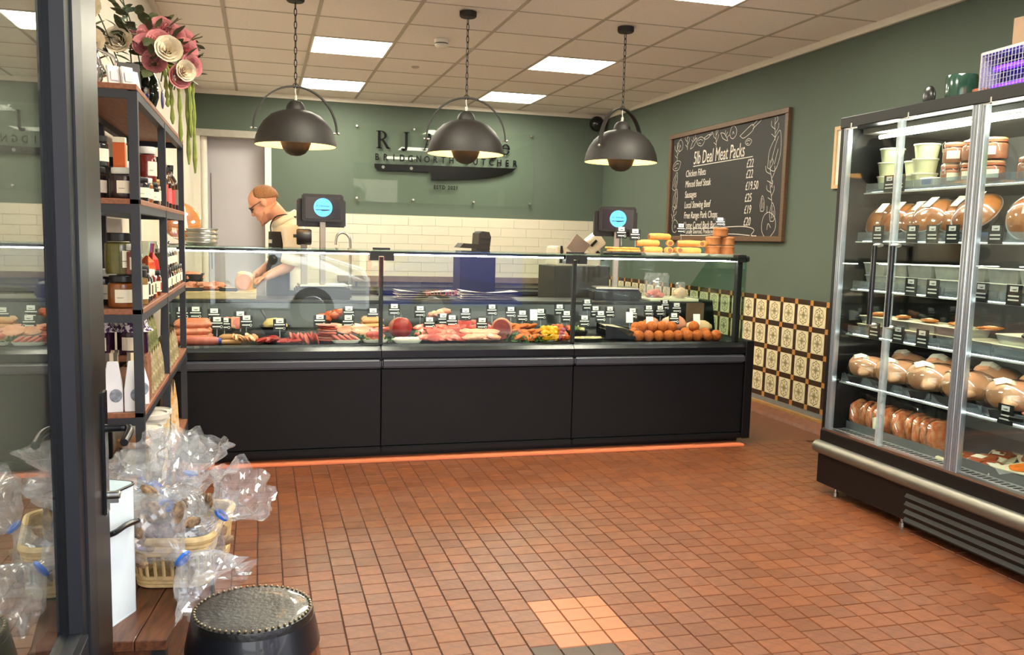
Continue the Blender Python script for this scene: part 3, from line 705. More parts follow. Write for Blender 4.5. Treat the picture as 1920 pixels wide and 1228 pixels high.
dp(MB().box(DX-.05, DX, YN+.1, YC-.02, .01, ZG-.02), 'kick_panel', m_dfr, bevel=.003)
dp(MB().box(DX-.05, DX, YN+.1, YC-.02, 2.18, 2.3), 'top_rail', m_dfr, bevel=.003)
dp(MB().box(DX-.032, DX-.026, YN+.1, YC-.02, ZG-.02, 2.18), 'glass_pane', m_dgl)
dp(MB().prism([(DX-.026, YG),(DX-.026, YG+.042),(DX, YG+.042),(DX-.004,YG+.012)], ZG-.02, 2.18, 'z'), 'glazing_bead', m_dfr)
dp(MB().prism([(DX-.026, ZG),(DX-.026,ZG-.02),(DX,ZG-.02),(DX-.006,ZG-.004)], YN+.1, YG+.042, 'y'), 'glazing_bead', m_dfr)
hp = dp(MB().box(DX, DX+.008, 2.005, 2.05, .675, .945), 'handle_plate', m_blkg, bevel=.003, seg=2)
b = MB(); b.tube(bez([(DX, 2.03, .862),(DX+.036, 2.03, .862),(DX+.052, 2.026, .862),(DX+.058, 1.99, .860),(DX+.056, 1.93, .852)]), .0085, 10)
dp(b, 'lever', m_blkg, hp, smooth=True)
b = MB(); b.lathe([(.009,0),(.009,.024),(.007,.026)], (DX+.006, 2.03, .715), 12, rot=(0,R(90),0)); b.box(DX+.006, DX+.028, 2.026, 2.034, .698, .714)
dp(b, 'lock_cylinder', m_steel, hp, smooth=True)
# ================================================================ STREET behind the viewer (mirrored in the counter glass)
struct(MB().box(-30, 40, -2.0, YF-.3, -.10, -.01).build('pavement', M('grey_paving', (116, 112, 108), .85, var=.12, scale=3)))
M('pavement_slabs', (206, 200, 190), .8, var=.12, scale=3); None
struct(MB().box(-30, 40, -9.0, -2.0, -.20, -.10).build('road', M('asphalt', (70, 70, 72), .9, var=.15, scale=20)))
struct(MB().box(-30, 40, -30, -9.0, -.15, -.03).build('far_pavement', MATS['pavement_slabs']))  # out-of-view ground, added pale to bounce sunlight onto the shop ceiling
m_brick = M('red_brick_facade', (150, 96, 74), .8, var=.15, scale=6)
m_win = M('dark_window', (40, 46, 54), .1)
for k, (x0, x1, h, c) in enumerate(((-14, -5, 7.5, (196,186,166)), (-4.9, 2.2, 6.6, (152,100,78)), (2.3, 9, 8.0, (214,206,190)), (9.1, 17, 7.0, (160,112,88)))):
    t = thing('terrace_house', ['cream rendered house across the street', 'red brick shop house across the street', 'tall pale house across the street', 'brown brick house across the street, far end'][k], 'building', ((x0+x1)/2, -11.5, 0))
    hw = (x1-x0)/2
    MB().box(-hw, hw, -3, 0, 0, h).build('facade', M('facade_%d' % k, c, .8, var=.1, scale=4), t)
    MB().prism([(-3.2, h), (.2, h), (-1.5, h+1.6)], -hw, hw, 'x').build('roof', M('slate_roof', (84,84,90), .7), t)
    for q in range(3):
        for z in (.8, 3.7):
            x = -hw+.9+q*(2*hw-1.8)/2
            MB().box(x-.55, x+.55, -.02, .03, z, z+1.7).build('window', m_win, t)
def car(label, paint, x, y, face, L=4.2, H=1.45, roofx=(.30,.78), van=False):
    t = thing('parked_car', label, 'car', (x, y, -.10), rotz=0 if face > 0 else PI)
    W2 = .86
    if van: prof = [(-L/2,.35),(-L/2,H),(L*.18,H),(L*.33,1.12),(L*.48,.92),(L/2,.75),(L/2,.32)]
    else: prof = [(-L/2,.38),(-L/2+.02,.85),(-L*.42,.98),(-L*.36,H*.98),(-L*.05,H),(L*.10,H*.97),(L*.27,1.0),(L*.45,.86),(L/2,.68),(L/2,.34)]
    low = [p for p in prof]
    b = MB(); n = len(low); vs = []
    for s_ in (-1, -.92, .92, 1):
        for (u, v) in low:
            k = 1 if abs(s_) < .95 else .985
            yy = s_*W2*(1 if v < 1.0 else .86); vs.append((u*k, yy, v if abs(s_) < .95 else v-.02))
    fs = []
    for a in range(3):
        for i in range(n): fs.append((a*n+i, a*n+(i+1) % n, (a+1)*n+(i+1) % n, (a+1)*n+i))
    fs += [tuple(range(n-1,-1,-1)), tuple(3*n+i for i in range(n))]
    b.add(vs, fs); b.build('body', paint, t, bevel=.02, seg=2)
    g = MB()
    if van: q = [(-L*.02,1.08),(L*.02,H-.1),(L*.17,H-.08),(L*.30,1.08)]
    else: q = [(-L*.36,1.0),(-L*.32,H-.1),(-L*.02,H-.06),(L*.09,H-.08),(L*.24,1.0)]
    for s_ in (-1, 1): MB().prism(q, s_*W2*.872-.02, s_*W2*.872+.02, 'y').build('side_window', m_win, t)
    ws = [(L*.27,1.02),(L*.11,H*.95),(L*.10,H*.95-.03),(L*.26,1.0)] if not van else [(L*.33,1.14),(L*.19,H-.03),(L*.18,H-.06),(L*.32,1.1)]
    MB().prism([(u+.02, v+.01) for u, v in ws], -.66, .66, 'y').build('windscreen', m_win, t)
    for wx in (-L*.31, L*.32):
        for s_ in (-1, 1):
            w_ = MB(); w_.lathe([(0,-.1),(.22,-.1),(.31,-.08),(.32,0),(.31,.08),(.22,.1),(0,.1)], (wx, s_*(W2-.06), .32), 24, rot=(R(90),0,0))
            wh = w_.build('wheel', M('tyre_rubber', (26,26,28), .7), t, smooth=True)
            h = MB(); h.lathe([(0,-.115),(.18,-.11),(.20,-.09),(.20,.09),(.18,.11),(0,.115)], (wx, s_*(W2-.06), .32), 20, rot=(R(90),0,0)); h.build('hub_cap', M('hub_silver', (190,194,200), .3, metal=.7), wh, smooth=True)
    for s_ in (-1, 1):
        MB().box(-L/2-.015, -L/2+.06, s_*W2*.86-.09, s_*W2*.86+.09, .62, 1.12).build('tail_light', M('red_tail_light', (196, 22, 24), .2), t, bevel=.01)
        MB().box(L/2-.10, L/2+.012, s_*W2*.76-.16, s_*W2*.76+.16, .62, .78).build('head_light', M('headlamp', (226,230,235), .15), t, bevel=.01)
        MB().ell((L*.2, s_*(W2+.07), 1.02), (.07,.10,.075)).build('wing_mirror', m_blkm, t, smooth=True)
    MB().box(-L/2-.02, L/2+.02, -W2*.9, W2*.9, .28, .42).build('bumper', m_blkm, t, bevel=.02)
    MB().box(-L/2-.022, -L/2-.01, -.26, .26, .50, .61).build('number_plate', M('yellow_plate', (226, 196, 60), .4), t)
    return t
car('silver van parked outside, mirrored in the counter glass', M('silver_paint', (214, 222, 232), .25, var=.02, coat=.6), -.75, -3.9, 1, L=4.6, H=1.95, van=True)
car('blue hatchback parked outside, mirrored in the counter glass', M('blue_paint', (28, 52, 150), .22, var=.02, coat=.6), 3.75, -3.9, 1, L=4.1)
# ================================================================ BEHIND THE COUNTER
m_bench = M('black_bench_top', (44, 43, 44), .35, var=.08)
t = thing('back_bench', 'long dark worktop cabinet along the tiled back wall', 'worktop', (2.2, 9.35, 0))
MB().box(-1.5, 1.6, -.30, .33, .70, .74).build('top', m_bench, t, bevel=.003)
for k in range(4):
    d = MB().box(-1.48+k*.77, -.73+k*.77, -.27, -.25, .10, .69).build('door', M('bench_door_grey', (150,146,140), .4), t, bevel=.003)
    MB().box(-.86+k*.77, -.84+k*.77, -.29, -.27, .52, .64).build('handle', m_steel, d)
MB().box(-1.48, 1.58, -.25, .33, .02, .69).build('carcass', M('bench_carcass', (120,116,112), .6), t)
t = thing('wall_shelf', 'narrow grey-brown ledge along the white wall tiles', 'shelf', (2.2, YB-.01, .84))
MB().box(-1.4, 1.55, -.10, 0, -.04, .02).build('ledge', M('ledge_brown', (128, 110, 92), .5), t)
for k in range(3): MB().prism([(-.09,-.04),(0,-.04),(0,-.12)], -1.2+k*1.2-.01, -1.2+k*1.2+.01, 'x').build('bracket', m_steel, t)
t = thing('sink_tap', 'curved chrome swan-neck tap in front of the white tiles', 'tap', (.90, 9.3, .74))
MB().tube(bez([(0,0,0),(0,0,.44),(-.02,0,.54),(-.08,0,.575),(-.135,0,.54),(-.15,0,.45)]), .013, 10).build('spout', m_steel, t, smooth=True)
MB().lathe([(.03,0),(.03,.03),(.02,.04),(.02,.10)], n=16).build('tap_base', m_steel, t, smooth=True)
# weighing scales with customer screens on poles
m_scr = M('scale_casing', (34, 30, 28), .4, var=.06)
def scale_unit(x, y, zs, label, rz, lit):
    t = thing('weighing_scale', label, 'scale', (x, y, .885), rotz=rz, group='counter scales')
    z0 = zs-.885
    MB().box(-.17, .17, -.12, .12, .0, .07).build('base', m_scr, t, bevel=.01, seg=2)
    MB().box(-.15, .15, -.11, .11, .075, .09).build('weigh_plate', m_steel, t, bevel=.004)
    MB().box(-.018, .018, -.02, .02, .07, z0-.05).build('pole', M('grey_pole', (150,138,132), .4), t, bevel=.004)
    MB().box(-.155, .150, .03, .085, z0-.10, z0+.075).build('operator_console', m_scr, t, bevel=.008, seg=2)
    MB().box(-.128, .128, -.03, .012, z0-.068, z0+.105).build('screen_casing', m_scr, t, bevel=.008, seg=2)
    s_ = MB().box(-.108, .108, -.034, -.030, z0-.048, z0+.085).build('screen', M('dark_screen', (26,26,34), .12), t)
    r_ = .058; cxz = (0, z0+.022)
    MB().prism([(cxz[0]+r_*math.cos(2*PI*k/40), cxz[1]+r_*math.sin(2*PI*k/40)) for k in range(40)], -.0352, -.0342, 'y').build('screen_disc', M('screen_blue', (70, 150, 226), .3, emit=.75, var=0), s_)
    kn_ = [(u*.058, v*.058+cxz[1]-.012) for u, v in kn]
    MB().prism(kn_, -.0358, -.0353, 'y').build('screen_knife', M('screen_navy', (16, 44, 84), .3), s_)
    me = text_mesh('R J Aldridge', .017, 0, MATS['screen_navy'], align='CENTER'); inst('lettering', me, (0, -.0356, cxz[1]+.004), (R(90),0,0), s_)
    return t
scale_unit(.385, 5.76, 1.435, 'counter scale with a tall customer screen beside the butcher', R(2), 1)
t = scale_unit(2.395, 5.77, 1.425, 'counter scale with a customer screen behind the sausage rolls', R(-12), 1)
t = thing('paper_roll_holder', 'small dark rounded roll dispenser beside the first scale', 'dispenser', (.268, 5.70, .885))
MB().lathe([(.0,-.045),(.045,-.045),(.05,-.035),(.05,.035),(.045,.045),(0,.045)], (0,0,.385), 20, rot=(0,R(90),0)).build('roll_cover', m_scr, t, smooth=True)
MB().box(-.02,.02,-.02,.02,0,.34).build('stand', M('grey_pole', (150,138,132), .4), t, bevel=.003)
MB().obox((-.055,0,.39),(.02,.03,.02)).build('cutter', m_scr, t)
# black bag dispenser, white slicer
t = thing('storage_box', 'ribbed black storage box with open flap on the back bench', 'box', (1.62, 6.75, 0))
MB().box(-.14, .14, -.10, .16, 0, 1.16).build('stand_body', M('stand_dark', (46,42,40), .5), t, bevel=.004)
MB().prism([(-.005,1.16),(.085,1.16),(.10,1.30),(.085,1.34),(.03,1.345),(.005,1.33)], -.10, .12, 'y').build('upright_lid', M('ribbed_black', (44,38,34), .5), t)
for k in range(3): MB().prism([(.004,1.2+k*.04),(.092,1.205+k*.04),(.092,1.215+k*.04),(.004,1.21+k*.04)], -.104, -.10, 'y').build('rib', m_scr, t)
MB().prism([(-.15,1.215),(-.12,1.25),(.0,1.245),(.0,1.21)], -.11, .10, 'y').build('flap', MATS['ribbed_black'], t)
t = thing('meat_slicer', 'white enamel meat slicer with grey guard plate beside the second scale', 'slicer', (2.33, 6.45, 0))
m_en = M('cream_enamel', (222, 218, 200), .3, var=.03)
MB().box(-.22, .22, -.2, .2, 0, 1.10).build('stand_body', M('slicer_stand', (56,54,52), .5), t, bevel=.004)
MB().prism([(-.19,1.10),(.15,1.10),(.17,1.16),(.09,1.20),(-.06,1.19),(-.15,1.25),(-.19,1.24)], -.14, .12, 'y').build('body', m_en, t, bevel=.008, seg=2)
MB().obox((-.015,-.13,1.25),(.14,.015,.13),(0,R(35),0)).build('guard_plate', M('guard_grey', (150,140,136), .4), t, bevel=.004)
MB().obox((.125,-.06,1.27),(.15,.13,.11),(0,R(-38),0)).build('feed_head', m_en, t, bevel=.008, seg=2)
MB().obox((.11,-.13,1.275),(.06,.012,.018),(0,R(-45),0)).build('slot', m_blkm, t)
MB().tube([(.15,-.1,1.21),(.21,-.1,1.15)], .014, 8).build('knob', m_blkm, t, smooth=True)
MB().prism([(-.165,1.12),(-.12,1.12),(-.145,1.25),(-.16,1.25)], -.145, -.141, 'y').build('blade_slot', m_blkm, t)
# chopping block and butchery in front of the man
m_boardw = M('chopping_block_maple', (206, 172, 124), .55, var=.12, scale=8, stretch=(2,14,14))
t = thing('chopping_board', 'thick pale wooden chopping board on the work surface', 'chopping board', (-.25, 5.84, .885))
MB().box(-.24, .23, -.24, .22, 0, .045).build('board', m_boardw, t, bevel=.004)
m_pork = M('pork_flesh', (212, 140, 112), .4, var=.12, scale=25, sss=.1, spec=.5)
m_fat = M('pale_fat', (230, 190, 146), .4, var=.08, scale=20, sss=.1)
m_red = M('beef_red', (170, 44, 40), .35, var=.2, scale=22, spec=.5)
m_pink = M('pork_pink', (218, 116, 100), .38, var=.14, scale=22, spec=.5)
BZ = .93
t = thing('pork_knuckle', 'pale rind-on pork knuckle standing on the chopping board', 'meat', (-.10, 5.80, BZ), rot=(0, R(8), 0))
MB().lathe([(.045,0),(.056,.02),(.058,.06),(.050,.10),(.03,.115),(0,.118)], n=20).build('joint', m_fat, t, smooth=True)
MB().prism([(.046*math.cos(2*PI*k/16), .055+.048*math.sin(2*PI*k/16)) for k in range(16)], -.062, -.054, 'y').build('cut_face', m_pork, t)
for k in range(6):
    tag(MB().ell((0,0,.02), (.06,.045,.02), amp=.5, seed=k).build('meat_trim', m_pork, loc=(-.43+.035*k, 5.72+.03*(k % 3), BZ+.012*(k % 2)), rot=(0,0,k*1.3), smooth=True), 'raw pink meat trimming heaped on the chopping board', 'meat', 'meat trimmings on the board')
def knife(loc, rz, label):
    t = thing('boning_knife', label, 'knife', loc, rotz=rz)
    MB().prism([(0,-.014),(.14,-.006),(.15,.004),(0,.014)], .0, .002, 'z').build('blade', m_steel, t)
    MB().box(-.11,0,-.013,.013,-.0,.02).build('handle', m_blkm, t, bevel=.005, seg=2)
knife((-.33, 5.65, BZ), R(5), 'black handled knife lying nearer the meat trimmings'); knife((-.13, 5.64, BZ), R(-8), 'black handled knife lying nearer the pork knuckle')
t = thing('meat_tub', 'black plastic tub holding pale meat at the left end of the board', 'tub', (-.42, 5.98, BZ))
MB().lathe([(.0,.0),(.085,.0),(.105,.085),(.11,.085),(.11,.09),(.10,.09),(.08,.006),(0,.006)], n=4, rot=(0,0,R(45))).build('tub', m_blkm, t)
MB().ell((0,0,.07), (.075,.07,.035), amp=.3).build('meat', m_pork, t, smooth=True)
# wrapping paper bundles, mince bag on the rear worktop
for k, (x, y, rz, l_) in enumerate(((1.04, 5.74, .06, 'stack of white wrapping paper with red print behind the glass'), (1.47, 5.76, -.05, 'loose sheaf of white wrapping paper behind the pork chops'))):
    t = thing('paper_stack', l_, 'paper', (x, y, .885), rotz=rz)
    for q in range(4): MB().grid(lambda u, v, q=q: (-.19+.38*u, -.11+.22*v, .006+.014*q+.012*math.sin(u*3+q)*v+(.02*abs(u-.5) if q == 3 else 0)), 6, 4).build('sheet', M('wrapping_paper', (236, 222, 204), .7, var=.03), t)
    if k == 0:
        me = text_mesh('BUTCHER', .05, 0, M('red_print', (206, 110, 100), .7)); inst('print', me, (-.02, -.112, .03), (R(90),0,0), t)
t = thing('white_cutting_board', 'cream plastic cutting board at the right end of the rear worktop', 'cutting board', (2.80, 5.76, .885))
MB().box(-.20, .17, -.15, .16, 0, .02).build('board', M('cream_plastic', (226, 218, 186), .45), t, bevel=.004)
m_film = glassM('clear_film', (246, 248, 248), f0=.10, gain=1.2, haze=.10)
t = thing('mince_bag', 'open clear bag of pink diced meat on the cream cutting board', 'bag', (2.70, 5.74, .906))
for k in range(9): MB().ell((random.uniform(-.06,.06), random.uniform(-.04,.04), .018+.016*(k//5)), (.03,.026,.02), amp=.4, seed=k).build('meat_cube', m_pink, t, smooth=True)
def crumple(n_, a, seed): return a*noise.noise(Vector(n_)*9+Vector((seed,seed,0)))
MB().grid(lambda u, v: ((.105-.03*v+crumple((math.cos(u*2*PI),math.sin(u*2*PI),v*2),.03,3)*v)*math.cos(u*2*PI), (.07+crumple((math.cos(u*2*PI),math.sin(u*2*PI),v*2),.03,5)*v)*math.sin(u*2*PI), .002+.17*v), 24, 8).build('film', m_film, t)
t = thing('offcut_bag', 'small knotted clear bag of offcuts beside the mince', 'bag', (2.87, 5.70, .906))
MB().ell((0,0,.035), (.05,.04,.035), amp=.4, seed=4).build('offcuts', m_fat, t, smooth=True)
MB().grid(lambda u, v: ((.06-.04*v+crumple((math.cos(u*2*PI),math.sin(u*2*PI),v*2),.03,8))*math.cos(u*2*PI), (.05-.03*v)*math.sin(u*2*PI), .002+.11*v), 20, 6).build('film', m_film, t)
# ================================================================ THE BUTCHER
def remeshed(b, name, mat, voxel=.007, parent=None, smooth_it=6):
    o = b.build(name+'_tmp', mat)
    md = o.modifiers.new('r', 'REMESH'); md.mode = 'VOXEL'; md.voxel_size = voxel; md.use_smooth_shade = True
    ms = o.modifiers.new('s', 'SMOOTH'); ms.iterations = smooth_it; ms.factor = .5
    bpy.context.view_layer.update()
    me = bpy.data.meshes.new_from_object(o.evaluated_get(bpy.context.evaluated_depsgraph_get())); me.name = name
    bpy.data.objects.remove(o)
    r = bpy.data.objects.new(name, me); C.objects.link(r)
    if parent: r.parent = parent
    for p in me.polygons: p.use_smooth = True
    return r
m_skin = M('skin', (224, 166, 138), .5, var=.06, scale=30, sss=.1)
m_shirt = M('cream_polo_shirt', (246, 238, 220), .8, var=.03, scale=40, bump=.1, bscale=200)
m_apron = M('black_apron', (28, 27, 30), .75, var=.1, scale=60)
PX, PY = .13, 6.22
pe = thing('person', 'man in a cream shirt and black apron bending over the chopping board', 'person', (PX, PY, 0))
HC = Vector((-.105, -.03, 1.488))       # head centre, local (x left/right, y depth)
def hl(x, y, z):                        # head-local (x forward, y to his left side, z up) -> local ; he faces -X, looking down 38 deg
    a = R(34); fx = -(x*math.cos(a)) - z*0 ; 
    X_ = -(x*math.cos(a) + z*math.sin(a)); Z_ = -x*math.sin(a) + z*math.cos(a)
    yaw = R(14); Yv = -y
    return HC + Vector((X_*math.cos(yaw) + Yv*math.sin(yaw), X_*math.sin(yaw)*1 + Yv*math.cos(yaw), Z_))
hb = MB()
def hell(c, r_, **k):
    s0 = len(hb.v); hb.ell((0,0,0), r_, **k)
    for i in range(s0, len(hb.v)):
        p = hb.v[i]; hb.v[i] = tuple(hl(c[0]+p[0], c[1]+p[1], c[2]+p[2]))
hell((-.012,0,.028), (.098,.074,.082), n=24, m=16)       # cranium
hell((.030,0,-.035), (.060,.058,.075), n=20, m=14)       # face
hell((.052,0,-.088), (.034,.036,.028))                   # chin
hell((.0,0,-.070), (.055,.056,.034))                     # jaw
hell((.094,0,-.030), (.020,.012,.016)); hell((.086,0,-.010), (.012,.010,.022))   # nose
hell((.082,0,.018), (.014,.045,.012))                    # brow
hell((.086,0,-.066), (.010,.022,.006)); hell((.085,0,-.076), (.010,.020,.006))   # lips
for s_ in (-1, 1):
    hell((-.018, s_*.076, -.012), (.020,.010,.032)); hell((.06, s_*.036, -.035), (.022,.018,.018))
# neck to shoulders
nk0 = hl(-.03,0,-.05)
hb.tube([nk0, nk0+Vector((.045,.01,-.05)), Vector((.03,.0,1.36)), Vector((.045,.01,1.30))], [.056,.056,.064,.09], 14)
hb.ell((.07,.01,1.18), (.115,.165,.20), n=18, m=12); hb.ell((.055,.01,.98), (.115,.155,.16), n=18, m=12)
hips = (.05,.02,.86)
hb.ell(hips, (.125,.17,.12), n=18, m=12)
for s_ in (-1, 1):
    hb.tube([(.05,.02+s_*.09,.86),(.03,.02+s_*.10,.48),(.055,.02+s_*.10,.10)], [.088,.062,.042], 12)
    hb.tube([(.085,.02+s_*.10,.045),(-.12,.02+s_*.115,.035)], [.045,.036], 10)
# near arm (his left, toward the viewer) and far arm
arms = [[(.075,-.165,1.335),(.085,-.20,1.20),(.06,-.20,1.085),(-.03,-.20,1.035),(-.10,-.215,1.0)],
        [(.06,.17,1.33),(.02,.20,1.20),(-.03,.16,1.10),(-.10,.03,1.045),(-.155,-.08,1.01)]]
for a in arms: hb.tube(bez(a, 6), [.052-.026*(i/24) for i in range(25)], 12)
def hand(c, d, curl):
    d = Vector(d).normalized(); side = Vector((0,0,1)).cross(d).normalized(); upv = d.cross(side)
    c = Vector(c)
    hb.tube([c-d*.02, c+d*.02, c+d*.05], [.024,.030,.026], 10, flat=.65)
    for k in range(4):
        o_ = side*(-.026+.0175*k); L = (.062,.072,.068,.052)[k]
        b0 = c+d*.045+o_
        hb.tube([b0, b0+d*L*.45-upv*.010*curl, b0+d*L*.72-upv*.03*curl, b0+d*L*.78-upv*.05*curl], [.0095,.009,.0085,.0075], 8)
    b0 = c+side*(.026)
    hb.tube([b0, b0+side*.022+d*.024-upv*.01, b0+side*.018+d*.05-upv*.02], [.011,.0105,.009], 8)
hand((-.125,-.215,.99), (-1,-.1,-.45), 1.0); hand((-.18,-.10,1.0), (-.8,-.55,-.3), 1.0)
body = remeshed(hb, 'body', m_skin, .0065, pe, 3)
# clothing grown around the same skeleton
sb = MB()
sb.tube([Vector((.035,.0,1.365)), Vector((.045,.01,1.32))], [.072,.10], 14)
sb.ell((.075,.01,1.19), (.128,.178,.205), n=18, m=12); sb.ell((.055,.01,.98), (.127,.168,.17), n=18, m=12)
for a in arms: sb.tube(bez(a[:3], 6), [.074-.012*(i/12) for i in range(13)][:len(bez(a[:3],6))], 14)
remeshed(sb, 'shirt', m_shirt, .008, pe, 4)
cl = MB(); cpt = [Vector((.03+.072*math.cos(2*PI*k/24)*1.0, .0+.072*math.sin(2*PI*k/24), 1.385-.045*math.cos(2*PI*k/24)*-1)) for k in range(24)]
cl.tube(cpt, .014, 8, closed=True, flat=1.6); cl.build('collar', m_shirt, pe, smooth=True)
tr = MB(); tr.ell(hips, (.137,.182,.13), n=18, m=12)
for s_ in (-1, 1): tr.tube([(.05,.02+s_*.09,.86),(.03,.02+s_*.10,.48),(.055,.02+s_*.10,.08)], [.10,.078,.066], 12)
remeshed(tr, 'trousers', M('navy_trousers', (34,36,52), .8), .012, pe, 4)
for s_ in (-1, 1): MB().ell((-.02,.02+s_*.108,.04), (.15,.052,.045), zmin=-.04).build('shoe', m_blkm, pe, smooth=True)
# apron: a front panel wrapped round the -X side of torso
def apron_fn(u, v):
    z = 1.30 - v*.78; a = (u-.5)*(2.6 if z < 1.12 else 1.9) - .3
    rx_, ry_ = (.135+.012*v, .19+.01*v)
    cx_ = .07 if z > 1.08 else .058
    return (cx_ - rx_*math.cos(a)*(1 if z > .8 else 1.02), .01 + ry_*math.sin(a)*1.02, z)
ab = MB(); ab.grid(apron_fn, 18, 20); ao = ab.build('apron', m_apron, pe, smooth=True)
sd = ao.modifiers.new('t', 'SOLIDIFY'); sd.thickness = .006; sd.offset = 1
# straps: over shoulder to the neck
for s_ in (-1, 1):
    MB().tube(bez([(-.055,s_*.075+.01,1.29),(-.055,s_*.07,1.35),(-.02,s_*.075,1.40),(.05,s_*.07,1.415),(.11,s_*.03,1.40)]), .011, 6, flat=.35).build('apron_strap', m_apron, pe, smooth=True)
MB().box(-.002,.002,-.03,.02,-.012,.012).build('apron_logo', M('logo_white', (220,220,216), .7), pe, loc=(-.063,-.07,1.235), rot=(0,0,R(28)))
# hair, brow, glasses
hr = MB()
def hgrid(u, v):
    th = R(72)+R(216)*u; ph = R(2)+R(70+52*math.sin(u*PI)**.6)*v
    kk = 1+.10*max(0, (ph-R(70))/R(45))
    p = (.100*math.cos(th)*math.sin(ph)*kk-.016, .0765*math.sin(th)*math.sin(ph)*(1+(kk-1)*.35), .030+.0845*math.cos(ph)-.004)
    return tuple(hl(*p))
hr.grid(hgrid, 18, 10)
ho = hr.build('hair', M('short_sandy_hair', (150, 112, 80), .8, var=.2, scale=120, bump=.3, bscale=400), pe, smooth=True)
sd = ho.modifiers.new('t', 'SOLIDIFY'); sd.thickness = .006
st_ = MB()
for s_ in (-1, 1):
    st_.ell((0,0,0), (.001,.001,.001)) if False else None
MB().grid(lambda u, v: tuple(hl(.012+.070*math.sin(u*PI)+.012*v, (-.062+.124*u)*(1-.08*v), -.058-.055*v-.0+.012*math.sin(u*PI)*-1)), 16, 6).build('stubble', M('grey_stubble', (204, 150, 124), .8, var=.15, scale=300), pe, smooth=True)
gl_ = MB()
for s_ in (-1, 1):
    pts = [hl(.094-.010*abs(math.cos(2*PI*k/16)), s_*.034+.026*math.cos(2*PI*k/16), -.004+.017*math.sin(2*PI*k/16)) for k in range(16)]
    gl_.tube(pts, .0022, 6, closed=True)
    gl_.tube([hl(.088, s_*.060, .002), hl(.04, s_*.076, .004), hl(-.02, s_*.080, .002), hl(-.034, s_*.078, -.014)], .0024, 6)
gl_.tube([hl(.094,-.009,.002), hl(.097,0,.004), hl(.094,.009,.002)], .0022, 6)
gl_.build('glasses', M('glasses_black', (18,16,16), .3), pe, smooth=True)
for s_ in (-1, 1): 
    e_ = MB(); s0 = 0; e_.ell((0,0,0), (.010,.012,.009)); e_.v = [tuple(hl(.080+p[0], s_*.034+p[1], -.004+p[2])) for p in e_.v]
    e_.build('eye', M('eye_dark', (70,56,48), .3), pe, smooth=True)
# ================================================================ FOOD IN THE DISPLAY COUNTER
def dz(y): return .662 + .060*(y-5.06)/.46
m_saus = M('raw_sausage', (218, 130, 94), .32, var=.12, scale=30, rgb2=(186,92,66), spec=.6)
m_sausp = M('pale_sausage', (212, 152, 100), .35, var=.12, scale=30)
m_strk = M('streaky_pork', (228, 172, 116), .4, var=.1, scale=28, rgb2=(196,100,76), stretch=(1,5,1))
m_beef = M('beef_slice', (180, 50, 44), .35, var=.2, scale=26, rgb2=(140,28,28))
m_steak = M('steak_marbled', (208, 80, 68), .36, scale=34, rgb2=(228,140,116), thresh=(.32,.5))
m_chk = M('chicken_breast', (232, 166, 134), .35, var=.06, scale=14, rgb2=(214,134,108))
m_marin = M('marinated_orange', (200, 84, 26), .3, var=.25, scale=30, rgb2=(160,60,24))
m_bread = M('orange_crumb', (206, 112, 38), .75, var=.2, scale=90, bump=.5, bscale=260, rgb2=(168,72,20))
m_pep = M('yellow_pepper', (236, 166, 14), .3, var=.12)
m_herb = M('parsley_green', (74, 116, 44), .6, var=.3, scale=50)
m_tray = M('white_tray', (240, 236, 226), .3, var=.02)
m_btray = M('black_tray', (24, 23, 24), .3, var=.05)
m_tagk = M('price_card_black', (26, 25, 26), .5, var=.04)
m_tagw = M('price_card_white', (236, 234, 228), .6, var=.02)
m_tagc = glassM('clear_stem', (230,235,238), f0=.1, haze=.2)
# ---- price cards
def tag_proto(white=False):
    t = thing('price_card', 'x', 'price card')
    if white:
        MB().box(-.024,.024,-.0015,.0015,.055,.125).build('card', m_tagw, t)
    else:
        c_ = MB().box(-.036,.036,-.0015,.0015,.045,.115).build('card', m_tagk, t)
        MB().box(-.02,.022,-.0024,-.0018,.092,.118).build('logo_patch', m_tagw, c_)
        MB().prism([(-.014,.102),(.016,.104),(.008,.099),(-.002,.099)], -.0030,-.0025,'y').build('logo_knife', m_tagk, c_)
        MB().box(-.030,.030,-.0022,-.0018,.080,.086).build('writing', m_tagw, c_)
        MB().box(-.024,.020,-.0022,-.0018,.060,.066).build('writing', m_tagw, c_)
        MB().tube([(.024+.006*math.cos(2*PI*k/10), -.0022, .062+.007*math.sin(2*PI*k/10)) for k in range(10)], .0014, 4, closed=True).build('price_mark', m_tagw, c_)
    MB().tube([(0,0,0),(0,0,.06)], .0022, 6).build('stem', m_tagc, t)
    return t
TAGK = tag_proto(); TAGW = tag_proto(True); used = {'k': False, 'w': False}
def card(x, y, z, what, rz=0.0, white=False, s=1.0, tilt=-.12, group='price cards in the counter'):
    p = TAGW if white else TAGK; key = 'w' if white else 'k'
    lab = ('plain white price card ' if white else 'black price card with white logo ') + what
    if used[key]: o = copy_tree(p)
    else: o = p; used[key] = True
    o.location = (x, y, z); o.rotation_euler = (tilt, 0, rz); o['label'] = lab; o['group'] = group; o.scale = (s, s, s)
    return o
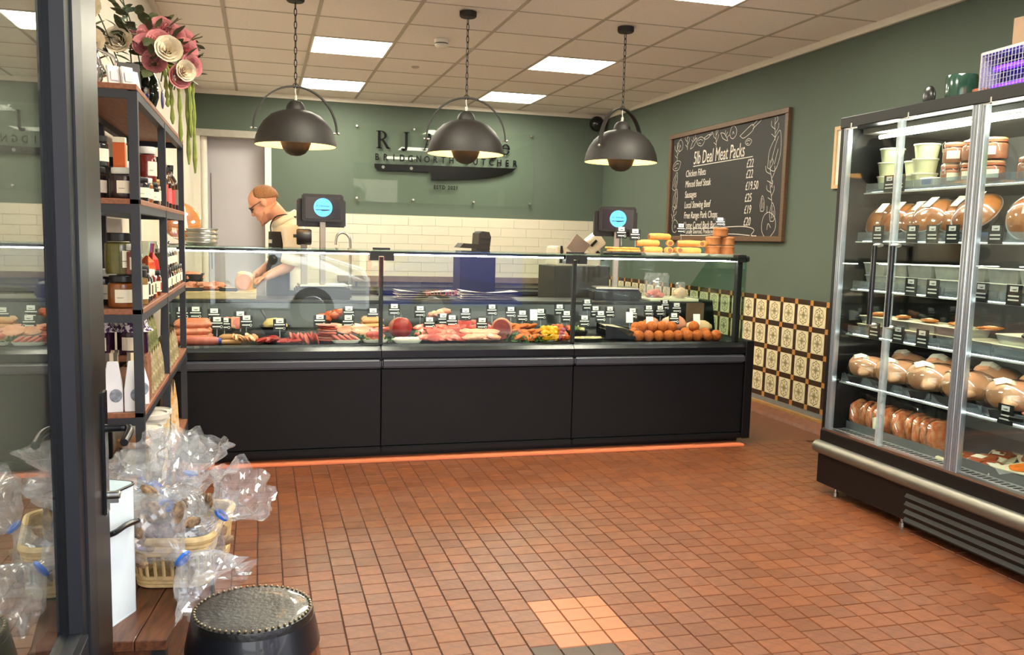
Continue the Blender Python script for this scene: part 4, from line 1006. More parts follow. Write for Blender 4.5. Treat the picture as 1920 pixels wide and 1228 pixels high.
# ---- helpers for pieces of meat
def piece(me, name, loc, rot, label, cat, group):
    return tag(inst(name, me, loc, rot), label, cat, group)
def slabs(name, mats, n, x0, x1, y0, y1, size, label, cat, group, lift=.0, tilt=.5, amp=.25, rotz=(0,6.28), zstep=0.0, shape=1.0):
    ms = []
    for k in range(min(n, 4)):
        ms.append(MB().ell((0,0,0), size, n=16, m=8, amp=amp, seed=k+len(label), pw=shape).mesh(name, mats[k % len(mats)], smooth=True))
    for k in range(n):
        u = (k+.5)/n; x = x0+(x1-x0)*u; y = y0+(y1-y0)*random.random()
        piece(ms[k % len(ms)], name, (x, y, dz(y)+lift+size[2]+size[0]*abs(math.sin(tilt))*.7+zstep*k), (tilt+random.uniform(-.12,.12), random.uniform(-.12,.12), random.uniform(*rotz)), label, cat, group)
def sausages(n_list, mat, L, r, label, group, x0, y0, pitch, rz, z0=0):
    pts = [(-L/2,0,0),(-L*.3,.006,0),(0,.010,0),(L*.3,.006,0),(L/2,0,0)]
    cur = bez(pts, 4); k = len(cur)
    rad = [r*min(1, (.25+4.2*min(i, k-1-i)/k)) for i in range(k)]
    me = MB().tube(cur, rad, 12).mesh('sausage', mat, smooth=True)
    for lv, n in enumerate(n_list):
        for i in range(n):
            piece(me, 'sausage', (x0+random.uniform(-.006,.006), y0+(i+lv*.5)*pitch, dz(y0+i*pitch)+z0+r*.95+lv*r*1.75), (0,0,rz+random.uniform(-.12,.12)), label + ', ' + ('bottom','middle','top')[lv] + ' layer', 'sausage', group)
def platter(loc, sx, sy, mat, label, name='serving_tray', rz=0.0, h=.016):
    b = MB(); n = 28; pr = []
    for (k, z) in ((.86,0),(1.0,h),(1.0,h+.003),(.97,h+.003),(.84,.004)):
        pr.append((k, z))
    vs = []
    for (k, z) in pr:
        for j in range(n):
            a = 2*PI*j/n; ca, sa = math.cos(a), math.sin(a); q = (abs(ca)**4+abs(sa)**4)**-.25
            vs.append((sx*k*ca*q, sy*k*sa*q, z))
    fs = [(i*n+j, i*n+(j+1) % n, (i+1)*n+(j+1) % n, (i+1)*n+j) for i in range(len(pr)-1) for j in range(n)]
    fs += [tuple(range(n-1,-1,-1)), tuple((len(pr)-1)*n+j for j in range(n))]
    b.add(vs, fs)
    return tag(b.build(name, mat, loc=loc, rot=(0,0,rz), smooth=True), label, 'tray')
def herb(x, y, what, s=.04):
    b = MB(); rr = random.Random(int(x*1000))
    for k in range(26):
        c = Vector((rr.gauss(0,s*.7), rr.gauss(0,s*.5), rr.random()*s)); d = Vector((rr.gauss(0,1), rr.gauss(0,1), rr.random()+.3)).normalized()*s*.38; w_ = d.cross(Vector((rr.gauss(0,1),rr.gauss(0,1),.2))).normalized()*s*.2
        b.add([c-d, c+w_, c+d, c-w_], [(0,1,2,3)])
    o = b.build('parsley', m_herb, loc=(x, y, dz(y)+.004)); tag(o, 'sprig of green parsley '+what, 'parsley'); return o
# 1 thick sausages at the left end
sausages([5,4,3], m_saus, .20, .021, 'thick pink sausage heaped at the left end of the counter', 'thick sausages', -.36, 5.16, .042, R(10))
t = thing('sausage_log', 'long pink sausagemeat log with a blue end clip at the left end', 'sausage', (-.34, 5.10, dz(5.1)+.024))
MB().tube([(-.12,0,0),(-.10,0,0),(.10,0,0),(.125,0,0)], [.012,.024,.024,.014], 14).build('log', m_pink, t, smooth=True)
MB().tube([(.118,0,0),(.135,0,0)], .016, 12).build('clip', M('blue_clip', (70,96,190), .4), t, smooth=True)
sausages([3,2], m_sausp, .13, .013, 'thin pale chipolata beside the sausagemeat log', 'chipolatas', -.16, 5.115, .028, R(-6), .0)
slabs('pork_chop', [m_pink, m_pork], 5, -.24, -.10, 5.36, 5.40, (.05,.04,.012), 'pale pink pork chop stacked behind the price cards at the left', 'pork chop', 'chops behind the sausages', lift=.02, tilt=.9, rotz=(-.3,.3))
slabs('pork_belly_slice', [m_strk, m_fat], 9, -.14, -.02, 5.10, 5.18, (.042,.022,.009), 'yellowish streaky pork belly slice beside the black bowl', 'pork', 'belly slices', tilt=.9, rotz=(.8,2.2))
t = thing('stuffing_bowl', 'black bowl of pale yellow stuffing with a spoon', 'bowl', (.085, 5.31, dz(5.31)))
MB().lathe([(0,0),(.05,0),(.085,.055),(.09,.058),(.082,.058),(.048,.006),(0,.006)], n=24).build('bowl', m_btray, t, smooth=True)
MB().ell((0,0,.06), (.068,.066,.045), amp=.25, freq=9).build('stuffing', M('yellow_stuffing', (224,190,126), .7, var=.15, scale=60), t, smooth=True)
MB().tube([(-.03,0,.07),(-.075,.02,.145)], [.006,.008], 8).build('spoon', m_rail, t, smooth=True)
slabs('beef_strip', [m_beef, m_red], 7, .0, .20, 5.09, 5.17, (.055,.028,.012), 'red braising beef slice near the front glass', 'beef', 'braising beef slices', tilt=.25)
slabs('gammon_slice', [m_pink, m_steak], 8, .17, .32, 5.10, 5.16, (.034,.034,.009), 'pink gammon slice standing in a row near the front glass', 'gammon', 'gammon slices', tilt=1.15, rotz=(1.2,1.7))
for k in range(7): piece(MB().ell((0,0,0),(.07,.05,.009),amp=.2,seed=k).mesh('pork_steak',[m_pink,m_pork,m_steak][k%3],smooth=True), 'pork_steak', (.37+.006*(k%2), 5.16+.01*(k%3), dz(5.16)+.01+.014*k), (.05*(k%2),.08,random.random()), 'pink pork steak in the flat stack beside the orange chicken', 'pork steak', 'stacked pork steaks')
slabs('chicken_thigh', [m_marin], 8, .36, .48, 5.38, 5.46, (.040,.032,.022), 'orange marinated chicken thigh at the back of the counter', 'chicken', 'marinated thighs', lift=.05, tilt=.3, zstep=.004)
slabs('pork_chop', [m_pork, m_chk], 6, .43, .58, 5.22, 5.30, (.058,.042,.013), 'pale pork chop behind the white burger tray', 'pork chop', 'chops behind the burger tray', lift=.02, tilt=.55, rotz=(-.4,.4))
platter((.475, 5.135, dz(5.135)), .082, .045, m_tray, 'white oval tray of pale pink burgers at the front glass')
for k in range(4): piece(MB().ell((0,0,0),(.035,.035,.010),n=18,pw=.8).mesh('burger',m_pink,smooth=True), 'burger', (.425+.034*k, 5.135, dz(5.13)+.028), (.0,.55,0), 'pale pink burger in the white oval tray', 'burger', 'burgers in the oval tray')
herb(.575, 5.14, 'beside the burger tray'); herb(.725, 5.13, 'between the two white trays', .03); herb(.93, 5.20, 'beside the beef joint', .05)
platter((.645, 5.14, dz(5.14)), .075, .045, m_tray, 'white oval tray holding a round pink gammon joint')
t = thing('gammon_joint', 'round pink gammon joint with a pale rim on the white oval tray', 'gammon', (.645, 5.15, dz(5.15)+.008), rot=(R(-18),0,0))
MB().ell((0,0,.030), (.055,.042,.030), amp=.1).build('meat', m_steak, t, smooth=True)
MB().ell((0,.008,.026), (.061,.042,.030), amp=.1).build('fat_rim', m_fat, t, smooth=True)
slabs('pork_rib', [m_steak, m_pink], 5, .60, .76, 5.22, 5.27, (.055,.03,.014), 'pink spare rib behind the gammon tray', 'pork rib', 'spare ribs', lift=.015, tilt=.4)
sausages([4,3], m_sausp, .14, .017, 'pale tan sausage in the heap behind the spare ribs', 'tan sausages', .66, 5.34, .036, R(14), .03)
t = thing('beef_joint', 'large round red beef joint standing behind a white tray', 'beef', (.815, 5.235, dz(5.235)), rotz=R(-10))
MB().ell((0,0,.062), (.062,.05,.062), n=24, m=14, amp=.08).build('cut_meat', m_red, t, smooth=True)
MB().ell((-.012,.016,.060), (.068,.05,.062), n=24, m=14, amp=.06).build('fat_cap', M('dark_fat', (166,104,82), .5), t, smooth=True)
platter((.83, 5.125, dz(5.125)), .085, .042, m_tray, 'white oval tray of pale fish fillets in front of the beef joint')
for k in range(3): piece(MB().ell((0,0,0),(.048,.022,.012),amp=.2,seed=k).mesh('fish_fillet',M('white_fish',(232,214,200),.35),smooth=True), 'fish_fillet', (.785+.042*k, 5.125, dz(5.12)+.022), (0,0,.25), 'pale fish fillet in the white oval tray', 'fish', 'fish fillets')
for row, (y, lf) in enumerate(((5.12,.0),(5.19,.012),(5.26,.028))):
    slabs('pork_loin_steak', [m_steak, m_beef, m_pink], 6, .93, 1.19, y, y+.02, (.062,.040,.013), 'pink loin steak with a pale fat edge overlapping its neighbours', 'steak', 'fan of loin steaks', lift=lf, tilt=.35, rotz=(-.3,.5))
slabs('chicken_wing', [m_pork, m_fat], 5, 1.03, 1.13, 5.42, 5.46, (.042,.026,.022), 'pale chicken wing heaped at the back of the counter', 'chicken wing', 'chicken wings', lift=.06, tilt=.2, zstep=.006)
for row, (y, lf) in enumerate(((5.28,.02),(5.36,.03))):
    slabs('rump_steak', [m_beef, m_red], 5, 1.14, 1.36, y, y+.02, (.055,.038,.013), 'dark red rump steak behind the chicken breasts', 'steak', 'rump steaks', lift=lf, tilt=.4, rotz=(-.4,.6))
for row, (y, lf) in enumerate(((5.11,.0),(5.18,.014))):
    slabs('chicken_breast', [m_chk], 5, 1.20, 1.37, y, y+.02, (.062,.034,.018), 'pale chicken breast near the front glass', 'chicken', 'chicken breasts', lift=lf, tilt=.3, rotz=(-.2,.6))
t = thing('topside_joint', 'cut topside joint showing a round red face with a pale fat edge', 'beef', (1.425, 5.20, dz(5.2)), rotz=R(-20))
MB().lathe([(0,-.022),(.052,-.022),(.055,.022),(0,.022)], (0,0,.058), 24, rot=(R(90),0,0), sy=1.1).build('cut_meat', M('roast_dark', (150,62,58), .4, var=.2, scale=30), t, smooth=True)
MB().tube([(.056*math.cos(2*PI*k/24), 0, .060+.061*math.sin(2*PI*k/24)) for k in range(24)], .009, 8, closed=True).build('fat_rim', m_pork, t, smooth=True)
herb(1.47, 5.14, 'under the breaded cutlets', .045); herb(1.56, 5.10, 'at the glass below the breaded cutlets', .04); herb(1.655, 5.12, 'between breaded cutlets and yellow peppers', .04)
for row, (y, lf) in enumerate(((5.12,.0),(5.20,.014),(5.28,.03))):
    slabs('breaded_cutlet', [m_bread], 5, 1.49, 1.66, y, y+.02, (.046,.040,.014), 'round orange breaded cutlet heaped beside the yellow peppers', 'cutlet', 'breaded cutlets', lift=lf, tilt=.35)
slabs('chicken_thigh', [m_marin], 6, 1.44, 1.52, 5.28, 5.33, (.035,.028,.018), 'brown marinated chicken piece between topside and cutlets', 'chicken', 'brown marinated pieces', lift=.03, tilt=.2)
for k in range(12):
    o = MB().ell((0,0,0), (.019,.017,.021), amp=.35, seed=k, pw=.75).mesh('pepper_chunk', m_pep, smooth=True)
    piece(o, 'pepper_chunk', (1.68+.024*(k % 4)+.006*(k//4), 5.12+.035*((k//4) % 3), dz(5.15)+.022+.022*((k//4) % 3)), (k,k*.7,k), 'yellow pepper chunk on the kebab pile', 'pepper', 'yellow pepper chunks')
for k in range(12):
    o = MB().ell((0,0,0), (.020,.018,.018), amp=.3, seed=k+20).mesh('kebab_chunk', m_marin if k % 4 else M('red_onion', (150,60,96), .4), smooth=True)
    piece(o, 'kebab_chunk', (1.775+.024*(k % 3), 5.12+.04*((k//3) % 4), dz(5.15)+.02+.018*((k//3) % 4)), (k,k*.7,k), 'marinated orange kebab chunk beside the yellow peppers', 'kebab', 'kebab chunks')
platter((1.965, 5.13, dz(5.13)), .105, .05, m_btray, 'black tray of pale marinated strips right of the kebabs')
platter((1.93, 5.27, dz(5.27)), .075, .055, m_btray, 'smaller black tray of vegetable stir fry behind the strips tray', h=.03)
m_pl = M('pale_strip', (226,206,150), .4, var=.1)
for k in range(10): piece(MB().ell((0,0,0),(.026,.012,.010),amp=.3,seed=k).mesh('chicken_strip',[m_pl,m_pork][k%2],smooth=True), 'chicken_strip', (1.89+.017*k, 5.125+.012*(k%2), dz(5.13)+.018), (0,0,k*.8), 'pale marinated chicken strip in the black tray', 'chicken', 'chicken strips')
for k in range(9): piece(MB().ell((0,0,0),(.018,.014,.012),amp=.4,seed=k).mesh('vegetable_chunk',[m_marin,m_herb,m_pl][k%3],smooth=True), 'vegetable_chunk', (1.89+.04*(k%3), 5.25+.025*(k//3), dz(5.27)+.04+.006*(k//3)), (0,0,k), 'diced vegetable in the stir fry tray', 'vegetable', 'stir fry vegetables')
t = thing('open_tray', 'black open-sided tray of wrapped slices beside the scotch eggs', 'tray', (2.19, 5.22, dz(5.22)), rotz=R(-6))
MB().prism([(-.10,.0),(.10,.0),(.10,.02),(.05,.02),(-.04,.075),(-.10,.085)], -.11, -.104, 'y').build('side_wall', m_btray, t)
MB().box(-.10,.13,-.11,.12,.0,.006).build('base', m_btray, t)
MB().prism([(-.10,.0),(.10,.0),(.10,.02),(-.10,.085)], .114, .12, 'y').build('side_wall', m_btray, t)
for k in range(6): MB().grid(lambda u,v,k=k: (-.09+.2*u, -.09+.2*v, .055-.045*u+.006*k+.008*math.sin(u*5+k)), 4, 4).build('wrapped_slice', M('film_slice', (222,200,172), .3, var=.15, scale=20), t)
egg = MB().ell((0,0,0), (.036,.036,.034), n=18, m=12, amp=.08, freq=10).mesh('scotch_egg', m_bread, smooth=True)
k = 0
for (y, z, xs) in ((5.115,0,[2.30+.068*i for i in range(9)]), (5.185,0,[2.30+.07*i for i in range(4)]+[2.66+.068*i for i in range(3)]), (5.15,.05,[2.335,2.40,2.47,2.535,2.70]), (5.255,.02,[2.34,2.41])):
    for x in xs:
        piece(egg, 'scotch_egg', (x, y+random.uniform(-.006,.006), dz(y)+.034+z), (k,k*1.3,k*.7), 'orange breadcrumbed scotch egg at the right end of the counter, '+('back row' if y > 5.25 else 'on the upper layer' if z > .03 else 'second row' if y > 5.15 else 'front row'), 'scotch egg', 'scotch eggs'); k += 1
t = thing('ham_joint', 'pale rounded ham with a pink side behind the scotch eggs', 'ham', (2.66, 5.36, dz(5.36)))
MB().ell((0,0,.055), (.09,.06,.055), n=20, m=12, amp=.1, zmin=-.055).build('ham', m_chk, t, smooth=True)
t = thing('ham_joint', 'white-rinded ham under the rightmost white card', 'ham', (2.83, 5.33, dz(5.33)))
MB().ell((0,0,.04), (.095,.06,.045), n=20, m=12, amp=.12, zmin=-.04).build('ham', m_fat, t, smooth=True)
t = thing('cooked_chicken', 'smaller pale cooked chicken half left of the ham', 'chicken', (2.50, 5.37, dz(5.37)))
MB().ell((0,0,.045), (.06,.05,.05), n=20, m=12, amp=.15, zmin=-.045).build('joint', m_pork, t, smooth=True)
t = thing('wooden_block', 'upright brown wooden board behind the hams', 'board', (2.86, 5.47, dz(5.47)))
MB().box(-.055,.075,-.01,.01,0,.17).build('board', M('walnut_board', (104,82,58), .6, var=.15, scale=10), t, bevel=.004)
# ---- price cards (x, y, z, text)
for (x, y, z, wh, rz) in (
  (-.43,5.40,.735,'behind the thick sausages, far left', .05), (-.36,5.42,.735,'behind the thick sausages, second from left', -.05), (-.255,5.36,.73,'tallest behind the chipolatas', 0), (-.235,5.26,.69,'in front of the tall card by the chipolatas', 0),
  (-.195,5.27,.685,'in front of the pork chops at the left', -.1), (-.11,5.40,.71,'tilted beside the pork chops', .15), (-.075,5.30,.695,'left of the stuffing bowl', 0), (.11,5.21,.685,'leaning on the stuffing bowl', .1),
  (.34,5.30,.70,'in front of the blue film by the marinated thighs', 0), (.515,5.36,.745,'upper of two above the pork chops', .05), (.50,5.245,.70,'lower of two above the pork chops', 0),
  (.665,5.40,.73,'above the tan sausages', 0), (.79,5.37,.76,'just behind the beef joint', 0), (.955,5.40,.745,'above the loin steaks', 0), (.985,5.24,.69,'set into the loin steaks', 0),
  (1.09,5.34,.705,'left of a pair by the chicken wings', .06), (1.13,5.27,.70,'right of a pair by the chicken wings', -.05), (1.235,5.36,.735,'above the rump steaks', 0), (1.30,5.20,.69,'slanted across the chicken breasts', -.2),
  (1.42,5.42,.755,'behind the topside joint', 0), (1.545,5.42,.74,'behind the breaded cutlets, left', -.05), (1.61,5.38,.72,'behind the breaded cutlets, right', -.12), (1.74,5.40,.73,'behind the yellow peppers', 0),
  (1.885,5.45,.755,'right of the glass post', 0), (1.90,5.35,.72,'behind the stir fry tray', 0), (1.985,5.25,.70,'between the stir fry and strips trays', -.05), (2.07,5.43,.79,'highest above the folded tray', .15), (2.11,5.38,.75,'middle of three above the folded tray', .1), (2.115,5.30,.725,'lowest of three above the folded tray', .0), (2.20,5.35,.75,'leaning above the wrapped slices', .2),
  (2.38,5.40,.735,'behind a white card by the scotch eggs', 0), (2.52,5.45,.75,'behind the cooked chicken half', 0), (2.60,5.44,.75,'left of three above the ham', .1), (2.645,5.46,.79,'highest of three above the ham', .25), (2.72,5.44,.77,'right of three above the ham', 0), (2.62,5.27,.715,'in front of the pale rounded ham', 0)):
    card(x, y, z, wh, rz)
for (x, y, z, wh) in ((1.675,5.34,.725,'behind the yellow peppers'), (2.33,5.33,.71,'left of three by the scotch eggs'), (2.42,5.21,.69,'middle of three among the scotch eggs'), (2.77,5.24,.705,'right of three by the scotch eggs')):
    card(x, y, z, wh, 0, True)
# ================================================================ ON TOP OF THE COUNTER
TZ = 1.2105
m_past = M('golden_pastry', (226, 168, 92), .45, var=.15, scale=20, rgb2=(206,138,66))
m_pie = M('baked_pie_crust', (186, 122, 70), .6, var=.2, scale=25, rgb2=(156,92,48))
for k, (x, l_) in enumerate(((2.46,'white rectangular plate under the left sausage rolls'), (2.69,'white rectangular plate under the right sausage rolls'), (2.915,'white rectangular plate under the pork pies'))):
    b = MB(); b.add([(-.09,-.07,0),(.09,-.07,0),(.09,.07,0),(-.09,.07,0),(-.115,-.09,.016),(.115,-.09,.016),(.115,.09,.016),(-.115,.09,.016),(-.105,-.08,.016),(.105,-.08,.016),(.105,.08,.016),(-.105,.08,.016),(-.085,-.065,.005),(.085,-.065,.005),(.085,.065,.005),(-.085,.065,.005)],
      [(3,2,1,0)]+[(i,(i+1)%4,4+(i+1)%4,4+i) for i in range(4)]+[(4+i,4+(i+1)%4,8+(i+1)%4,8+i) for i in range(4)]+[(8+i,8+(i+1)%4,12+(i+1)%4,12+i) for i in range(4)]+[(12,13,14,15)])
    tag(b.build('plate', m_tray, loc=(x, 5.27, TZ)), l_, 'plate', 'white plates on the counter')
def roll(x, y, z, rz, L, k):
    t = thing('sausage_roll', 'golden sausage roll on the white plates, '+k, 'sausage roll', (x, y, z), rotz=rz, group='sausage rolls')
    MB().tube([(-L/2,0,0),(-L/2+.008,0,0),(0,0,.002),(L/2-.008,0,0),(L/2,0,0)], [.020,.024,.025,.024,.020], 12, flat=.85).build('pastry', m_past, t, smooth=True)
    for s_ in (-1,1): MB().tube([(s_*(L/2-.002),0,0),(s_*(L/2+.003),0,0)], .014, 10).build('filling', M('sausage_filling', (150,92,62), .6), t, smooth=True)
RN = ['leftmost in the bottom row','end-on in the bottom row, left','end-on in the bottom row, right','rightmost in the bottom row','leftmost in the second row','end-on in the second row','long one right in the second row','turned one next to the pies','single one on top']
for (x,y,z,rz,L) in ((2.42,5.23,TZ+.032,.05,.13),(2.53,5.22,TZ+.032,1.3,.10),(2.60,5.23,TZ+.033,1.4,.10),(2.68,5.22,TZ+.032,-.1,.14),(2.40,5.26,TZ+.075,-.06,.15),(2.56,5.27,TZ+.078,1.2,.11),(2.70,5.27,TZ+.078,-.16,.16),(2.80,5.26,TZ+.078,.9,.11),(2.49,5.28,TZ+.118,.08,.15)):
    roll(x,y,z,rz,L,RN.pop(0))
def pie(x, y, z, k, lab):
    t = thing('pork_pie', lab, 'pork pie', (x, y, z), rotz=k, group='pork pies')
    MB().lathe([(0,0),(.046,0),(.049,.01),(.046,.030),(.049,.042),(.050,.046)], n=24).build('crust', m_pie, t, smooth=True)
    MB().lathe([(.050,.046),(.047,.052),(.03,.056),(.006,.057),(0,.055)], n=24).build('lid', m_past if False else m_pie, t, smooth=True)
for (x,y,z,k,l_) in ((2.86,5.25,TZ+.016,0,'pork pie at the bottom left of the pyramid'),(2.965,5.25,TZ+.016,1,'pork pie at the bottom right of the pyramid'),(2.86,5.25,TZ+.074,2,'pork pie at the middle left of the pyramid'),(2.965,5.25,TZ+.074,3,'pork pie at the middle right of the pyramid'),(2.912,5.25,TZ+.132,4,'pork pie on top of the pyramid')): pie(x,y,z,k,l_)
t = thing('slice_tray', 'dark tray of flat golden puff pastry slices left of the sausage rolls', 'tray', (2.23, 5.27, TZ))
MB().box(-.10,.10,-.08,.08,0,.014).build('tray', m_btray, t, bevel=.004)
for k in range(6): 
    s_ = MB().obox((-.06+.06*(k%3), -.02+.02*(k//3), .024+.014*(k//3)), (.075,.09,.014), (0,.05*(k%2),.1*k)).build('pastry_slice', m_past, t, bevel=.004)
card(2.215,5.25,TZ+.055,'on a tall clip above the pastry slices', .02, s=1.0, group='price cards on the counter top'); card(2.31,5.25,TZ+.045,'beside the pastry slices', -.06, group='price cards on the counter top'); card(2.64,5.27,TZ+.10,'clipped above the sausage rolls', 0, s=.9, group='price cards on the counter top'); card(2.915,5.25,TZ+.16,'slanted on the topmost pork pie', -.3, s=.9, tilt=-.5, group='price cards on the counter top')
# ================================================================ FRIDGE CONTENTS
SH = dict(zip(range(1,6), [z+.012 for z in SZ])); PANZ = .345
def sx(i, d): return FX + SD[i-1] + d
m_tub = M('cream_tub', (222, 220, 176), .35, var=.04); m_lidw = M('white_lid', (232, 230, 214), .35, var=.02)
m_gtub = M('green_tub', (170, 196, 84), .35); m_jarp = M('pink_pate', (214, 132, 96), .4, var=.15, scale=40)
m_cg = glassM('jar_glass', (240,244,242), f0=.06)
m_label = M('paper_label', (236, 228, 204), .6, var=.03)
m_wrap = glassM('cling_film', (250,250,248), f0=.16, gain=1.4, rough=.06)
m_piec = M('wrapped_pie_crust', (206, 134, 60), .35, var=.2, scale=14, rgb2=(170,92,34))
m_clear = glassM('clear_plastic_box', (240,244,242), f0=.08, haze=.38, hazecol=(226,228,222))
m_foil = M('foil_tray', (206, 206, 202), .28, metal=.8, var=.05)
m_chick = M('raw_chicken_skin', (236, 186, 142), .35, var=.1, scale=16, rgb2=(226,158,118), sss=.05)
m_bacon = M('bacon_strips', (200, 100, 54), .35, scale=26, rgb2=(228,170,120), stretch=(1,6,1), thresh=(.35,.6))
def tub(loc, r, h, body, lidm, label, group, cat='tub'):
    t = thing('deli_tub', label, cat, loc, group=group)
    MB().lathe([(0,0),(r*.82,0),(r*.98,h*.92)], n=20).build('body', body, t, smooth=True)
    MB().lathe([(r*.98,h*.9),(r*1.04,h*.9),(r*1.04,h),(r*.9,h*1.01),(0,h*1.01)], n=20).build('lid', lidm, t, smooth=True)
    return t
x1 = sx(1,.075)
T1 = tub((x1, 3.83, SH[1]), .058, .066, m_tub, m_lidw, 'cream round tub at the bottom of the first stack on the top fridge shelf', 'cream tubs')
for k, (y, dx, lv, nm) in enumerate(((3.83,0,1,'in the middle of the first stack'), (3.82,0,2,'on top of the first stack'), (3.71,.02,0,'low behind the black price cards'), (3.70,.05,1,'on top behind the price cards'), (3.585,0,0,'at the bottom of the stack by the door joint'), (3.585,0,1,'in the middle of the stack by the door joint'), (3.58,0,2,'on top of the stack by the door joint'), (3.50,.10,0,'at the back beside the jars, lower'), (3.50,.10,1,'at the back beside the jars, upper'), (2.72,.0,0,'beyond the green tubs, lower'), (2.72,.0,1,'beyond the green tubs, upper'))):
    copy_tree(T1, (x1+dx, y, SH[1]+lv*.068), label='cream round tub '+nm+', top fridge shelf')
G1 = tub((x1, 2.86, SH[1]), .058, .066, M('yellow_green_tub', (216,206,80), .35), m_lidw, 'yellow tub under the green one on the top fridge shelf', 'coloured tubs')
tub((x1, 2.86, SH[1]+.068), .058, .066, m_gtub, m_lidw, 'lime green tub stacked on the yellow one on the top fridge shelf', 'coloured tubs')
t = thing('butter_pack', 'blue and white flat pack in front of the cream tubs', 'pack', (sx(1,.05), 3.505, SH[1]))
MB().box(-.03,.03,-.045,.045,0,.04).build('pack', m_lidw, t, bevel=.003); MB().box(-.031,-.030,-.03,.03,.008,.032).build('print', M('blue_print', (70,120,186), .5), t)
def kilner(loc, label):
    t = thing('clip_jar', label, 'jar', loc, group='clip-top pate jars')
    MB().lathe([(0,.002),(.047,.002),(.050,.01),(.050,.062),(.044,.068),(0,.068)], n=20).build('pate', m_jarp, t, smooth=True)
    g = MB().lathe([(.049,0),(.052,.006),(.052,.064),(.046,.072)], n=20).build('glass', m_cg, t, smooth=True)
    MB().lathe([(.046,.072),(.048,.073),(.048,.078),(.046,.079)], n=20).build('seal', M('orange_seal', (206,110,70), .5), t, smooth=True)
    MB().lathe([(.047,.079),(.049,.084),(.044,.092),(.02,.096),(0,.096)], n=20).build('lid', M('clip_lid', (216,160,120), .2), t, smooth=True)
    MB().tube([(-.053,-.012,.05),(-.056,-.012,.085),(-.05,0,.095),(-.056,.012,.085),(-.053,.012,.05)], .0018, 6, closed=True).build('wire_clip', m_steel, t, smooth=True)
    MB().grid(lambda u, v: (-.0526*math.cos(-.55+1.1*u+.9), -.0526*math.sin(-.55+1.1*u+.9), .018+.036*v), 6, 1).build('label', m_label, t)
    return t
K1 = kilner((x1, 3.405, SH[1]), 'clip-top jar of pink pate, first of the lower row')
for (y, lv, nm) in ((3.29,0,'second of the lower row'),(3.175,0,'third of the lower row'),(3.40,1,'first of the upper row'),(3.285,1,'second of the upper row'),(3.17,1,'third of the upper row'),(2.975,0,'alone just past the wide door post')):
    copy_tree(K1, (x1, y, SH[1]+lv*.098), rot=(0,0,random.uniform(-.6,.6)), label='clip-top jar of pink pate, '+nm)
# shelf 2 : wrapped pies leaning on each other
def wpie(loc, r, tilt, rz, label):
    t = thing('wrapped_pie', label, 'pie', loc, rot=(0,tilt,rz), group='film-wrapped pies on the second shelf')
    MB().lathe([(0,0),(r*.72,0),(r*.94,.03),(r,.034),(r*.98,.044),(r*.8,.062),(r*.4,.076),(0,.08)], n=28).build('crust', m_piec, t, smooth=True)
    MB().lathe([(r*.74,-.003),(r*1.03,.034),(r*1.01,.050),(r*.8,.069),(r*.4,.082),(0,.086)], n=24).build('film', m_wrap, t, smooth=True)
    MB().lathe([(r*.70,-.004),(r*.98,.030),(r*1.05,.036),(r*1.05,.038)], n=28).build('foil_case', m_foil, t, smooth=True)
    MB().obox((r*.38,0,.083),(.07,.045,.001),(0,.16,0)).build('label', m_label, t)
    return t
W1 = wpie((sx(2,.135), 3.86, SH[2]+.075), .095, R(-52), R(12), 'film-wrapped golden pie at the far left of the second shelf')
for (y, dx, rz, s_, nm) in ((3.745,.0,.25,1.0,'second from the left'),(3.63,.02,.35,1.0,'third from the left'),(3.52,.0,.15,1.08,'fourth, behind the door joint'),(3.40,.05,.3,1.1,'fifth, tall and shiny'),(3.24,-.005,.2,1.15,'sixth, left of the wide door post'),(2.985,.03,.5,1.05,'seventh, tipped upright past the wide post'),(2.80,.0,.2,1.1,'eighth, low at the right edge'),(2.60,.0,.3,1.1,'ninth'),(2.40,0,.2,1.1,'tenth')):
    copy_tree(W1, (sx(2,.135)+dx, y, SH[2]+.078*s_), rot=(0,R(-48 if nm[0:7] != 'seventh' else -75),rz-.1), scale=(s_,s_,s_), label='film-wrapped golden pie on the second shelf, '+nm)
for k, (y, dx) in enumerate(((3.79,.16),(3.57,.17),(3.46,.16))):
    copy_tree(W1, (sx(2,.20)+dx*.6, y, SH[2]+.09), rot=(0,R(-60),.2), label='film-wrapped pie in the back row of the second shelf, '+('leftmost','middle','rightmost')[k])
# shelf 3 : clear boxes, shelf 4 : foil trays with lids
def box_stack(i, y, wdt, h, fillm, label, group, lv=0, dx=0.0, name='food_box', lidm=None, d=.15):
    t = thing(name, label, 'container', (sx(i,.03)+d/2+dx, y, SH[i]+lv*(h+.004)), group=group)
    a, b_ = d/2, wdt/2
    MB().add([(-a*.88,-b_*.88,.0),(a*.88,-b_*.88,.0),(a*.88,b_*.88,.0),(-a*.88,b_*.88,.0),(-a,-b_,h),(a,-b_,h),(a,b_,h),(-a,b_,h)], [(3,2,1,0),(0,1,5,4),(1,2,6,5),(2,3,7,6),(3,0,4,7)]).build('tray', m_clear if lidm is None else m_foil, t)
    MB().ell((0,0,h*.5), (a*.8,b_*.82,h*.38), amp=.25, seed=int(y*50), pw=.7).build('food', fillm, t, smooth=True)
    MB().box(-a-.004,a+.004,-b_-.004,b_+.004,h-.001,h+.004).build('lid', lidm or m_lidw, t, bevel=.002)
    return t
fills = [M('pale_salad', (214,208,170), .5, var=.15, scale=40), M('creamy_food', (226,206,160), .5, var=.12, scale=40), M('brown_stew', (170,110,66), .5, var=.2, scale=30), M('grey_food', (180,176,160), .5, var=.15, scale=40)]
y = 3.86; k = 0
